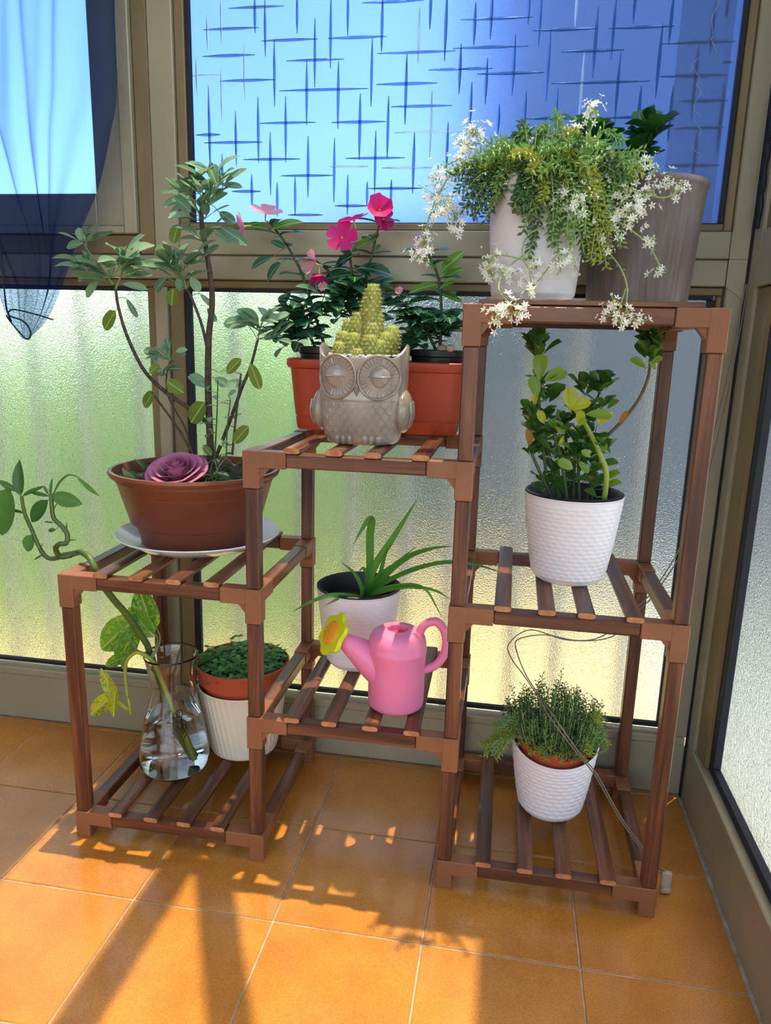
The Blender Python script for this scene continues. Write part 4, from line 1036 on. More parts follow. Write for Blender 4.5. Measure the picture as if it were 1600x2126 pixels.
def vinca(name, label, x, stems, bush, ow):
    t, c = nursery(name, label, x); lines = []
    for pts in stems: lines.append(stem(t, [(x+rng.uniform(-.012,.012),0.282,c[2]+0.118)]+pts, 0.0032, 0.0018, M_DSTEM, owner=ow))
    def fill():
        for Pp in lines:
            k = len(Pp)
            for i in range(int(k*0.35), k, 3):
                a0 = (i*1.57)%6.28
                for s_ in (0,math.pi):
                    def make():
                        a = a0+s_+rng.uniform(-.8,.8)
                        return rng.choice(VL_), orient(Pp[i], Vector((math.cos(a), math.sin(a)*0.8-0.15, 0.35)), (0,-0.2,1), rng.uniform(0.036,0.05))
                    inst_clear('leaf', t, ow, make)
        for (bc, n, L_, sp) in bush:
            attach(t, bc, 0.0013); crown(t, VL_, bc, int(n*1.7), L_*1.05, 0.12, sp*1.15, 0.4, owner=ow)
    return t, fill
va, fill_a = vinca('potted_vinca', 'pale pink flowering vinca in the black pot beside the sage', 0.368, [[(0.345,0.280,0.936),(0.323,0.280,0.998),(0.294,0.280,1.047),(0.265,0.280,1.081)], [(0.339,0.270,0.902),(0.361,0.270,0.936)]],
           [((0.323,0.265,0.893),22,0.042,0.022),((0.349,0.265,0.927),18,0.042,0.02),((0.303,0.270,0.918),12,0.04,0.018),((0.294,0.270,0.892),8,0.034,0.012)], 'va')
vb, fill_b = vinca('potted_vinca', 'magenta flowering vinca in the trough directly behind the cactus', 0.468, [[(0.420,0.280,0.954),(0.415,0.280,1.003),(0.408,0.280,1.043)], [(0.442,0.280,0.971),(0.451,0.280,1.028),(0.463,0.280,1.079)], [(0.409,0.275,0.937),(0.382,0.275,0.990),(0.362,0.275,1.010)]],
           [((0.385,0.265,0.936),20,0.042,0.022),((0.444,0.270,0.962),16,0.044,0.02),((0.409,0.270,0.969),10,0.04,0.016),((0.479,0.270,0.938),10,0.04,0.018)], 'vb')
vc, fill_c = vinca('potted_vinca', 'lilac flowering vinca with fresh green leaves in the black pot beside the tall tower', 0.572, [[(0.577,0.280,0.932),(0.570,0.280,0.989),(0.549,0.280,1.032)], [(0.549,0.270,0.907),(0.518,0.270,0.931)]],
           [((0.566,0.265,0.899),26,0.044,0.024),((0.540,0.265,0.915),16,0.042,0.02),((0.587,0.270,0.908),12,0.04,0.014),((0.522,0.270,0.939),8,0.04,0.016)], 'vc')
leaf(va, VL2, (0.270,0.270,1.067), (0.325,0.270,1.089), (0,-0.7,0.7), 0.9, owner='va'); leaf(va, VL2, (0.264,0.270,1.069), (0.215,0.270,1.080), (0,-0.7,0.7), owner='va'); leaf(va, VL_[0], (0.273,0.270,1.021), (0.228,0.270,1.008), (0,-0.7,0.7), owner='va'); leaf(va, VL_[0], (0.268,0.270,1.049), (0.297,0.270,1.041), (0,-0.7,0.7), owner='va'); leaf(va, VL_[1], (0.290,0.270,1.013), (0.254,0.270,0.988), (0,-0.7,0.7), owner='va')
leaf(vb, VL2, (0.415,0.270,1.030), (0.457,0.270,1.060), (0,-0.7,0.7), owner='vb'); leaf(vb, VL_[0], (0.430,0.270,1.006), (0.488,0.270,1.003), (0,-0.7,0.7), owner='vb'); leaf(vb, VL_[0], (0.418,0.270,0.994), (0.364,0.270,0.992), (0,-0.8,0.6), owner='vb'); leaf(vb, VL_[0], (0.460,0.270,1.034), (0.466,0.270,1.046), (0,-0.7,0.7), owner='vb'); leaf(vb, VL_[1], (0.421,0.270,1.026), (0.383,0.270,1.014), (0,-0.8,0.6), owner='vb')
for b0,t0,w in (((0.571,0.275,0.996),(0.611,0.275,1.040),0.9),((0.575,0.275,0.988),(0.612,0.275,1.011),0.8),((0.570,0.275,0.980),(0.516,0.275,0.971),0.8),((0.575,0.275,0.964),(0.615,0.275,0.955),0.8),((0.568,0.275,1.004),(0.543,0.275,1.028),0.7),((0.572,0.275,0.972),(0.599,0.275,0.989),0.8)): leaf(vc, VL2, b0, t0, (0.2,-0.75,0.6), w, owner='vc')
flower(va, (0.263,0.265,1.095), (0.2,-0.35,0.9), 0.030, 'p'); flower(va, (0.223,0.262,1.072), (-0.8,-0.5,-0.2), 0.024, 'p')
flower(vb, (0.401,0.262,1.054), (0.05,-0.95,0.25), 0.027, 'm'); flower(vb, (0.421,0.265,1.083), (-0.2,-0.3,0.9), 0.026, 'm'); flower(vb, (0.466,0.262,1.099), (0.15,-0.85,0.4), 0.025, 'm', 7, 0.5); flower(vb, (0.471,0.268,1.085), (0.6,-0.6,0.1), 0.021, 'm')
flower(vb, (0.356,0.255,1.010), (-0.7,-0.6,0.2), 0.026, 'p', 5, 0.5); flower(vb, (0.362,0.258,0.994), (0.1,-0.5,-0.9), 0.022, 'm', 4, 0.9)
flower(vc, (0.542,0.270,1.045), (-0.3,-0.8,0.3), 0.018, 'l', 6, 0.6); flower(va, (0.372,0.250,0.968), (0,-0.8,0.4), 0.011, 'p', 4, 0.8); flower(vc, (0.505,0.255,0.964), (0,-0.8,0.4), 0.010, 'p', 4, 0.9)
M_PEB = noisy('pale_pink_pebble', [(0.3,lin((176,140,124))),(0.7,lin((204,170,152)))], 60, 0.7)
for i,(pp,r_,lb) in enumerate((((0.5835,0.259,0.8715),0.0098,'larger pale pink pebble on the soil in front of the lilac vinca'),((0.5985,0.2415,0.8745),0.0068,'smaller pale pink pebble on the pot edge in front of the lilac vinca'))):
    q = MB(); q.ball((pp[0],pp[1],pp[2]-0.002), (r_,r_*0.9,r_*0.93), 14, 10); po = tag(obj('pebble', q, M_PEB, None, 60, (pp[0],pp[1],pp[2]-r_)), lb, 'pebble'); reg_obj(po, 'pebble')
qk = MB(); qk.box((0.568,0.225,0.862), (0.612,0.266,0.888))       # leaves grow clear of the pebbles
OCC.append(((0.568,0.225,0.862), (0.612,0.266,0.888), BVHTree.FromPolygons([Vector(v_) for v_ in qk.v], qk.f), 'clear'))
fill_a(); fill_b(); fill_c()

# ---- cactus in the owl
M_CAC = noisy('cactus_green', [(0.3,lin((112,120,42))),(0.7,lin((158,160,66)))], 50, 0.6)
M_SPINE = mat('cream_spines', lin((226,214,150)), 0.6)
cac = owl
q0 = SH[3]+0.134
CS = [(0.000,0.004,0.0185,0.118,0.10),(0.010,0.006,0.017,0.085,0.05),(-0.010,0.0,0.017,0.075,-0.02),(-0.030,-0.004,0.0165,0.046,-.10),(-0.015,-0.014,0.0165,0.044,0),(0.012,-0.018,0.0165,0.042,0),(0.030,-0.002,0.0175,0.046,.10),(-0.022,0.010,0.017,0.064,-.1),(0.024,-0.016,0.015,0.034,.1),(0.034,0.010,0.0165,0.056,.15),(-0.005,-0.031,0.010,0.020,0),(0.010,-0.008,0.017,0.060,0.02),(-0.034,-0.016,0.014,0.030,-.1),(-0.004,0.018,0.018,0.055,0)]
for (x,y,r_,h_,tl_) in CS:
    q = MB(); qs = MB(); nr = 14
    def ptc(a, t):
        zz = h_*t; prof_ = math.sqrt(max(0.0, 1-((t-0.45)/0.56)**2))**0.75
        rr = r_*prof_*(0.9+0.1*math.cos(a*nr/1.0+t*26)*0.9)
        return Vector((OC.x+x+rr*math.cos(a)+tl_*zz*0.9, OC.y+y+rr*math.sin(a), q0-0.006+zz))
    q.grid(lambda u,v: ptc(u*6.2832, 0.0+v*1.0), 42, 20, closeu=True)
    so = obj('cactus_stem', q, M_CAC, cac, 60)
    na = max(5,int(h_/0.006))
    for j in range(na):
        t = (j+0.6)/na
        for i in range(11):
            a = 6.2832*(i+(0.5 if j%2 else 0))/11
            p = ptc(a,t); ax_ = Vector((OC.x+x+tl_*h_*t*0.9,OC.y+y,p.z-0.002)); o_ = (p-ax_); o_ = o_.normalized() if o_.length > 1e-5 else Vector((0,0,1))
            u_ = o_.orthogonal().normalized(); w_ = o_.cross(u_)
            for s_ in range(5):
                aa = 6.283*s_/5+j; d = (o_*0.75+(u_*math.cos(aa)+w_*math.sin(aa))*0.8)*0.0044; e = d.cross(o_).normalized()*0.00042
                qs.add([p+e,p-e,p+d],[(0,1,2)])
            qs.ball(p, 0.0008, 4, 3)
    obj('spines', qs, M_SPINE, so, 0, kind='stuff')

# ---- spider plant
M_SPI = leafmat('spider_blade', lin((56,112,48)), lin((92,148,66)), 0.4, 0.4, vein=None)
def ribbon(parent, pts, w, m=M_SPI, name='blade'):
    Pp = smooth_line(pts, 7); k = len(Pp)-1; q = MB(); vs_ = []
    for i,p in enumerate(Pp):
        t = i/k; tg = (Pp[min(i+1,k)]-Pp[max(i-1,0)]).normalized()
        view = (Vector((0.7,-1.06,0.9))-p).normalized(); s_ = tg.cross(view)
        s_ = s_.normalized() if s_.length > 1e-4 else Vector((1,0,0))
        ww = w*(min(1,0.45+t*2.2))*(1-t**2.6)*0.5+0.0002
        nn = s_.cross(tg)
        vs_ += [p+s_*ww+nn*ww*0.5, p, p-s_*ww+nn*ww*0.5]
    fs = []
    for i in range(k): fs += [(i*3,i*3+1,i*3+4,i*3+3),(i*3+1,i*3+2,i*3+5,i*3+4)]
    q.add(vs_, fs); return obj(name, q, m, parent, 180)
sb = (0.447+0.008,0.236,SH[1]+0.120)
for pts,w in (([(0.478,0.220,0.475),(0.517,0.215,0.543),(0.557,0.210,0.615)],0.013), ([(0.469,0.225,0.472),(0.470,0.220,0.538),(0.474,0.215,0.565),(0.469,0.210,0.569),(0.457,0.205,0.550),(0.443,0.200,0.522)],0.013),
              ([(0.493,0.210,0.456),(0.539,0.190,0.506),(0.583,0.170,0.533),(0.626,0.150,0.547)],0.010), ([(0.495,0.200,0.450),(0.550,0.180,0.488),(0.610,0.160,0.514),(0.664,0.150,0.517),(0.713,0.140,0.509)],0.008),
              ([(0.483,0.220,0.456),(0.519,0.210,0.490),(0.559,0.200,0.529)],0.006), ([(0.458,0.210,0.439),(0.446,0.200,0.469),(0.421,0.190,0.493)],0.007),
              ([(0.453,0.190,0.427),(0.414,0.165,0.436),(0.381,0.155,0.426),(0.344,0.150,0.404)],0.009), ([(0.449,0.190,0.422),(0.431,0.170,0.432),(0.400,0.160,0.416)],0.007),
              ([(0.487,0.200,0.436),(0.533,0.180,0.459),(0.579,0.160,0.464),(0.614,0.140,0.421)],0.008), ([(0.487,0.200,0.434),(0.543,0.175,0.459),(0.596,0.150,0.466),(0.627,0.140,0.455)],0.007),
              ([(0.467,0.230,0.443),(0.457,0.235,0.468),(0.447,0.240,0.461)],0.007), ([(0.488,0.215,0.458),(0.501,0.210,0.507),(0.515,0.200,0.529)],0.007), ([(0.478,0.200,0.430),(0.508,0.180,0.449),(0.552,0.170,0.464)],0.006)):
    ribbon(spider, [sb]+pts, w*1.12)

# ---- lucky bamboo and pothos in the flask
M_BAM = leafmat('bamboo_leaf', lin((52,94,48)), lin((86,132,64)), 0.35, 0.4); M_BAMST = noisy('bamboo_cane', [(0.3,lin((58,82,36))),(0.7,lin((96,116,52)))], 25, 0.45)
BL = leaf_mesh('bamboo_leaf', M_BAM, 0.34, 0.7, 0.9, 0.2, 0.15); BLw = leaf_mesh('bamboo_wide', M_BAM, 0.50, 0.7, 0.8, 0.15, 0.1)
bam = thing('bamboo_cutting', 'curled lucky bamboo cane rising from the flask through the slats', 'plant cutting', (0.1,0.165,SH[0]+0.012))
stem(bam, [(0.118,0.182,SH[0]+0.014),(0.094,0.168,0.165),(0.076,0.159,0.245),(0.0645,0.152,0.298),(0.064,0.136,0.327),(0.047,0.105,0.390),(0.040,0.085,0.419),(0.031,0.066,0.452),(0.030,0.050,0.478),(0.026,0.046,0.497),(0.015,0.051,0.5095),(-0.002,0.062,0.5125),(-0.022,0.084,0.5065),(-0.041,0.090,0.500),(-0.056,0.085,0.498)], 0.0066, 0.0052, M_BAMST, name='cane')
stem(bam, [(-0.040,0.088,0.499),(-0.058,0.080,0.497),(-0.060,0.072,0.514),(-0.050,0.070,0.523),(-0.041,0.075,0.524),(-0.041,0.080,0.538),(-0.052,0.082,0.552),(-0.066,0.082,0.566),(-0.068,0.082,0.588),(-0.068,0.082,0.609)], 0.0050, 0.0036, M_BAMST, name='cane')
stem(bam, [(-0.052,0.085,0.498),(-0.077,0.085,0.490),(-0.092,0.085,0.496),(-0.103,0.085,0.515),(-0.112,0.085,0.540),(-0.123,0.085,0.568),(-0.127,0.085,0.600)], 0.0044, 0.0030, M_BAMST, name='cane')
for b0,t0,w,mm in (((-0.129,0.085,0.600),(-0.130,0.085,0.664),1.0,BL),((-0.134,0.085,0.609),(-0.173,0.085,0.627),0.8,BL),((-0.124,0.085,0.601),(-0.083,0.085,0.622),0.5,BL),((-0.083,0.085,0.622),(-0.074,0.085,0.604),0.6,BL),((-0.123,0.085,0.570),(-0.154,0.085,0.576),0.5,BL),((-0.145,0.080,0.616),(-0.176,0.080,0.524),1.0,BLw),((-0.073,0.080,0.598),(-0.113,0.080,0.555),0.9,BLw),
                   ((-0.066,0.082,0.606),(-0.012,0.082,0.594),0.95,BLw),((-0.068,0.082,0.606),(-0.065,0.082,0.637),0.5,BL),((-0.110,0.080,0.533),(-0.124,0.080,0.500),1.3,BLw),((-0.016,0.082,0.640),(0.021,0.082,0.610),0.55,BL),((-0.073,0.084,0.604),(-0.115,0.084,0.610),0.5,BL),
                   ((-0.064,0.082,0.545),(-0.080,0.082,0.542),0.9,BLw),((-0.042,0.080,0.542),(-0.041,0.080,0.560),0.6,BL),((-0.040,0.080,0.528),(-0.025,0.080,0.530),0.5,BL),((-0.066,0.082,0.557),(-0.088,0.082,0.558),0.4,BL),((-0.063,0.080,0.581),(-0.056,0.080,0.594),0.5,BL),((-0.094,0.085,0.496),(-0.115,0.085,0.485),0.4,BL),((-0.097,0.083,0.507),(-0.092,0.083,0.518),0.6,BL)):
    leaf(bam, mm, b0, t0, (0.1,-0.9,0.3), w)
ribbon(bam, [(-0.064,0.082,0.607),(-0.049,0.082,0.631),(-0.030,0.082,0.644),(-0.008,0.082,0.639)], 0.004, M_BAM, 'leaf')
M_POT = leafmat('pothos_leaf', lin((84,140,52)), lin((130,176,70)), 0.45, 0.35, vein=lin((170,200,110)), variegate=lin((150,188,84)))
M_POT2 = leafmat('yellow_pothos_leaf', lin((178,186,50)), lin((214,214,86)), 0.45, 0.35, vein=lin((224,226,130)), variegate=lin((130,164,50)))
PH = leaf_mesh('pothos_leaf', M_POT, 0.72, 0.45, 0.85, 0.18, 0.15, 9, 6, heart=0.25); PH2 = leaf_mesh('pothos_yellow', M_POT2, 0.5, 0.55, 0.9, 0.25, 0.2, 9, 6, heart=0.15)
poth = thing('pothos_cutting', 'variegated pothos cutting with yellow green leaves rooting in the flask', 'plant cutting', (0.112,0.16,SH[0]+0.01))
stem(poth, [(0.142,0.150,0.085),(0.129,0.149,0.13),(0.110,0.146,0.19),(0.093,0.141,0.245),(0.079,0.137,0.284),(0.062,0.130,0.3030),(0.047,0.126,0.3045),(0.031,0.122,0.283),(0.031,0.120,0.234),(0.038,0.115,0.208),(0.040,0.115,0.186)], 0.0052, 0.0028, mat('pothos_stem', lin((150,156,60)), 0.45), name='vine')
for pts in ([(0.074,0.135,0.292),(0.082,0.152,0.322),(0.064,0.163,0.340)],[(0.076,0.136,0.289),(0.085,0.156,0.325),(0.062,0.172,0.353)],[(0.058,0.129,0.304),(0.042,0.136,0.312),(0.025,0.140,0.298)],[(0.055,0.128,0.3045),(0.036,0.138,0.328),(0.023,0.150,0.344)],[(0.038,0.115,0.218),(0.026,0.115,0.226),(0.012,0.115,0.225)]):
    stem(poth, pts, 0.0016, 0.0012, M_GSTEM, name='petiole')
for b0,t0,w in (((0.023,0.150,0.347),(-0.035,0.140,0.296),1.0),((0.058,0.172,0.351),(0.029,0.182,0.415),1.0),((0.058,0.163,0.337),(0.017,0.163,0.378),0.9),((0.033,0.150,0.330),(0.000,0.140,0.271),0.95),((0.023,0.140,0.291),(-0.031,0.145,0.260),0.5),((0.022,0.135,0.285),(0.020,0.130,0.267),0.9)): leaf(poth, PH, b0, t0, (0.1,-0.9,0.35), w)
for b0,t0,w in (((0.006,0.115,0.219),(-0.050,0.110,0.171),0.85),((0.010,0.115,0.224),(-0.023,0.120,0.269),0.85),((0.014,0.110,0.227),(0.009,0.100,0.181),0.85),((0.016,0.115,0.210),(0.039,0.115,0.190),0.5),((0.014,0.115,0.229),(-0.007,0.120,0.259),0.6)): leaf(poth, PH2, b0, t0, (0.1,-0.9,0.35), w)
M_ROOT = mat('brown_root', lin((74,58,36)), 0.8)
def in_flask(p):
    zl = min(max(p.z-FC[2],0.03),0.2); rr = [r_ for r_,z_ in inner if z_ >= zl][0]-0.006; dx_,dy_ = p.x-FC[0], p.y-FC[1]; d_ = math.hypot(dx_,dy_)
    if d_ > rr: p = Vector((FC[0]+dx_*rr/d_, FC[1]+dy_*rr/d_, p.z))
    return Vector((p.x, min(p.y,0.156), p.z))
for i in range(26):
    p0 = Vector((0.114,0.147,0.175)); pts = [p0+Vector((rng.uniform(-.004,.004),0,rng.uniform(-.02,.01)))]
    for k in range(4): pts.append(in_flask(pts[-1]+Vector((rng.uniform(-.008,.014),rng.uniform(-.008,.004),rng.uniform(-.014,.006)))))
    stem(poth, pts, 0.0011, 0.0007, M_ROOT, 3, 5, 'root')

# ---- seedlings
M_SEED = leafmat('seedling_leaf', lin((60,122,60)), lin((104,168,90)), 0.35, 0.5)
q = MB(); qst = MB()
def tiny(mb, p, d, nrm, l_, w_):
    d = Vector(d).normalized(); z = Vector(nrm); x = d.cross(z); x = x.normalized() if x.length > 1e-4 else d.orthogonal()
    mb.add([p, p+d*l_*0.35+x*w_, p+d*l_*0.8+x*w_*0.8, p+d*l_, p+d*l_*0.8-x*w_*0.8, p+d*l_*0.35-x*w_], [(0,1,2,3,4,5)])
for i in range(330):
    a = rng.random()*6.283; rr = 0.083*math.sqrt(rng.random()); hh = rng.uniform(0.008,0.03)+(0.018 if rng.random()<0.06 else 0)
    b0 = Vector((C_GRN[0]+rr*math.cos(a), C_GRN[1]+rr*math.sin(a), C_GRN[2]+0.156)); t0 = b0+Vector((rng.uniform(-.01,.01),rng.uniform(-.01,.01),hh))
    qst.tube([b0,t0], 0.0005, 4, cap=False)
    for j in range(rng.choice((3,4,5))):
        aa = rng.random()*6.283; tiny(q, t0-Vector((0,0,rng.uniform(0,0.006))), (math.cos(aa),math.sin(aa),rng.uniform(-.1,.4)), (0,0,1), rng.uniform(0.009,0.015), rng.uniform(0.003,0.0052))
obj('seedling_stems', qst, M_GSTEM, greens, 60, kind='stuff'); obj('seedling_leaves', q, M_SEED, greens, 0, kind='stuff')

# ---- stonecrops
M_SED = [leafmat('stonecrop_green', lin((84,132,66)), lin((146,184,104)), 0.3, 0.4), leafmat('stonecrop_yellow', lin((140,158,56)), lin((176,186,84)), 0.35, 0.45), leafmat('stonecrop_dark', lin((44,84,50)), lin((84,122,72)), 0.25, 0.45)]
M_FLW = leafmat('white_star_petal', lin((232,230,214)), lin((246,244,232)), 0.3, 0.6); M_BUD = mat('pale_bud', lin((196,206,140)), 0.6)
M_SST = mat('stonecrop_stem', lin((150,166,96)), 0.55)
def spindle(mb, p, d, l_, w_, mi):
    d = Vector(d).normalized(); x = d.orthogonal().normalized(); y = d.cross(x); m_ = p+d*l_*0.55
    mb.add([p, m_+x*w_, m_+y*w_, m_-x*w_, m_-y*w_, p+d*l_], [(0,2,1),(0,3,2),(0,4,3),(0,1,4),(5,1,2),(5,2,3),(5,3,4),(5,4,1)], mi)
def star(mb, p, f, r_, mi=0):
    f = Vector(f).normalized(); u = f.orthogonal().normalized(); w = f.cross(u); a0 = rng.random()
    for i in range(5):
        a = 6.283*i/5+a0; d = u*math.cos(a)+w*math.sin(a); s_ = u*-math.sin(a)+w*math.cos(a)
        mb.add([p, p+d*r_*0.5+s_*r_*0.22+f*r_*0.1, p+d*r_+f*r_*0.25, p+d*r_*0.5-s_*r_*0.22+f*r_*0.1], [(0,1,2,3)], mi)
class Sedum:
    def __init__(s, walls=False): s.st = MB(); s.lf = MB(); s.fl = MB(); s.walls = walls; s.pp = []
    def fix(s, p, m_=0.0):
        """keep clear of the taupe pot and of the top of the stand"""
        if not s.walls: return p
        dx_, dy_ = p.x-C_KAL[0], p.y-C_KAL[1]; d_ = math.hypot(dx_,dy_); R_ = 0.095+m_
        if d_ < R_ and p.z < C_KAL[2]+0.188+m_:
            if dy_ > -0.03: dy_ = -0.03-abs(dy_)*0.5
            d_ = math.hypot(dx_,dy_) or 1; p = Vector((C_KAL[0]+dx_*R_/d_, C_KAL[1]+dy_*R_/d_, p.z))
        if p.z < 0.953+m_ and -0.0075-m_ < p.y < 0.06 and 0.62 < p.x < 1.0: p = Vector((p.x, -0.0085-m_, p.z))
        return p
    def shoot(s, pts, l_=0.010, dens=0.0026, mi=0, r_=0.0010, start=0.15, w=0.0021, tipmi=None):
        Pp = [s.fix(p_) for p_ in smooth_line(pts, 8)]; s.st.tube(Pp, r_, 5); s.pp += Pp[4:]
        L_ = sum((Pp[i+1]-Pp[i]).length for i in range(len(Pp)-1)); n = int(L_/dens); ga = rng.random()*6
        for k in range(n):
            t = start+(1-start)*(k+1)/n; x = t*(len(Pp)-1); i = min(int(x),len(Pp)-2); p = Pp[i].lerp(Pp[i+1],x-i); tg = (Pp[i+1]-Pp[i]).normalized()
            u = tg.orthogonal().normalized(); v_ = tg.cross(u); a = ga+k*2.4
            d = (u*math.cos(a)+v_*math.sin(a))+tg*rng.uniform(0.3,0.9)
            if s.fix(p+d.normalized()*l_*1.15, 0.002) != p+d.normalized()*l_*1.15:
                d = Vector((d.x*0.5, -abs(d.y)-0.4, d.z))
                if s.fix(p+d.normalized()*l_*1.15, 0.0) != p+d.normalized()*l_*1.15: continue
            mm = mi if tipmi is None or t < 0.75 else tipmi
            spindle(s.lf, p, d, l_*rng.uniform(0.7,1.15), w*rng.uniform(0.8,1.2), mm)
        return Pp
    def cluster(s, c, n, rad, fr=0.0058, bud=0.25, stems=True):
        c = s.fix(Vector(c), 0.006)
        if s.pp and stems:
            b_ = min(s.pp, key=lambda q_: (q_-c).length_squared); dl = (b_-c).length
            if 0.004 < dl < 0.08: s.st.tube([s.fix(p_, 0.001) for p_ in (b_, b_.lerp(c,0.33)+Vector((0,-0.004,0.1*dl)), b_.lerp(c,0.66)+Vector((0,-0.004,0.1*dl)), c)], 0.0007, 5, cap=False)
        for i in range(n):
            o_ = Vector((rng.gauss(0,1),rng.gauss(0,1)*0.7,rng.gauss(0,1)))*rad*0.55; p = s.fix(c+o_, 0.0068)
            if i%2 == 0 and stems: s.st.tube([s.fix(p_, 0.001) for p_ in (c+Vector((0,0.002,-0.004)), (c+p)/2+Vector((0,0,-0.002)), p)], 0.0005, 4, cap=False)
            f = (o_.normalized() if o_.length > 1e-6 else Vector((0,-1,0)))*0.8+Vector((0,-0.5,0.5))
            if rng.random() < bud: s.fl.ball(p, (0.0016,0.0016,0.002), 5, 4, 1)
            else: star(s.fl, p, f, fr*rng.uniform(0.8,1.15))
    def build(s, parent):
        obj('trailing_stems', s.st, M_SST, parent, 60, kind='stuff'); obj('fleshy_leaves', s.lf, M_SED, parent, 0, kind='stuff')
        if s.fl.v: obj('star_flowers', s.fl, [M_FLW, M_BUD], parent, 0, kind='stuff')

S = Sedum(True); cx,cy,cz = C_SEDTOP; zt = cz+0.162
def root_(): 
    a = rng.random()*6.283; rr = 0.055*math.sqrt(rng.random()); return Vector((cx+rr*math.cos(a), cy+rr*math.sin(a), zt))
# mound of short shoots on the pot
for i in range(150):
    r0 = root_(); d = Vector(((r0.x-cx)*1.0+rng.uniform(-.045,.05), (r0.y-cy)-rng.uniform(0.0,0.06), rng.uniform(0.0,0.046)))
    e = r0+d; S.shoot([r0, r0+d*0.5+Vector((rng.uniform(-.012,.012),rng.uniform(-.01,.01),0.018)), e], 0.0125, 0.0030, rng.choice((0,0,0,0,0,1,2)), tipmi=rng.choice((None,None,None,0,1)))
# shoots reaching over the rim, with their tips
OVER = [((0.643,0.100,1.142),0),((0.619,0.080,1.105),2),((0.638,0.075,1.072),2),((0.649,0.080,1.060),2),((0.624,0.080,1.080),2),((0.654,0.085,1.087),0),((0.683,0.130,1.167),2),((0.700,0.140,1.179),0),((0.725,0.140,1.169),0),((0.752,0.130,1.173),0),((0.652,0.090,1.120),0),
        ((0.697,0.055,1.062),2),((0.691,0.055,1.050),2),((0.709,0.055,1.081),2),((0.736,0.050,1.062),0),((0.751,0.050,1.037),0),((0.765,0.050,1.024),0),((0.733,0.050,1.011),2),((0.777,0.050,1.043),0),((0.741,0.050,1.077),1),((0.715,0.055,1.087),0),((0.793,0.070,1.102),0),((0.781,0.055,1.075),1),((0.810,0.070,1.052),1),((0.806,0.070,1.027),1),((0.820,0.070,1.011),1),((0.815,0.070,1.001),1),((0.804,0.070,1.014),2),((0.830,0.075,1.021),0),
        ((0.819,0.100,1.140),0),((0.840,0.100,1.121),0),((0.853,0.110,1.135),0),((0.832,0.110,1.154),0),((0.806,0.110,1.142),1),((0.780,0.120,1.151),1),((0.828,0.090,1.093),0),((0.849,0.100,1.095),0),((0.759,0.070,1.115),0),((0.719,0.090,1.126),0),((0.680,0.080,1.111),0),((0.699,0.090,1.132),2),((0.862,0.110,1.110),0)]
for e,mi in OVER:
    e = Vector(e)
    for k in range(3):
        r0 = Vector((cx+(e.x-cx)*rng.uniform(.2,.6), cy-0.03+rng.uniform(-.02,.03), zt+0.004)); ee = e+Vector((rng.uniform(-.02,.02),rng.uniform(-.015,.012),rng.uniform(-.018,.012)))
        mid = (r0+ee)/2; mid.z = max(r0.z,ee.z)+0.010; mid.y -= 0.008
        S.shoot([r0, mid, (mid+ee)/2+Vector((rng.uniform(-.01,.01),-0.006,rng.uniform(-.004,.012))), ee], 0.0125, 0.0032, mi, 0.0011, 0.3, tipmi=(1 if mi==1 else None))
# long bare flowering runners
RUN = [[(0.767,0.100,1.128),(0.790,0.100,1.171),(0.799,0.100,1.196),(0.797,0.100,1.207)], [(0.814,0.100,1.114),(0.839,0.080,1.101),(0.865,0.075,1.091),(0.898,0.075,1.084),(0.925,0.080,1.100)], [(0.816,0.070,1.065),(0.848,0.060,1.044),(0.880,0.060,1.020),(0.902,0.060,0.985)],
       [(0.827,0.070,1.014),(0.842,0.020,0.984),(0.848,-0.010,0.957),(0.849,-0.013,0.932),(0.861,-0.014,0.915)], [(0.846,-0.010,0.957),(0.840,-0.014,0.932),(0.837,-0.015,0.923)], [(0.737,0.050,1.043),(0.715,0.050,1.030),(0.710,0.045,1.004),(0.725,0.040,0.978)],
       [(0.650,0.100,1.141),(0.623,0.090,1.139),(0.598,0.080,1.112),(0.575,0.080,1.067),(0.566,0.080,1.027)], [(0.720,0.050,1.011),(0.688,0.045,0.984),(0.681,0.000,0.955),(0.699,-0.014,0.933)], [(0.714,0.050,0.998),(0.673,0.050,1.004),(0.662,0.050,0.984)], [(0.760,0.050,1.011),(0.736,0.045,0.972),(0.711,0.040,0.948)],
       [(0.657,0.100,1.141),(0.642,0.100,1.167),(0.631,0.100,1.181)], [(0.846,0.100,1.127),(0.865,0.100,1.130),(0.892,0.100,1.126)], [(0.778,0.050,1.024),(0.767,0.045,0.995),(0.760,0.045,0.979)], [(0.649,0.110,1.163),(0.629,0.100,1.161),(0.609,0.100,1.142),(0.588,0.100,1.132)]]
for pts in RUN: S.shoot(pts, 0.006, 0.012, 0, 0.0011, 0.1, 0.0012)
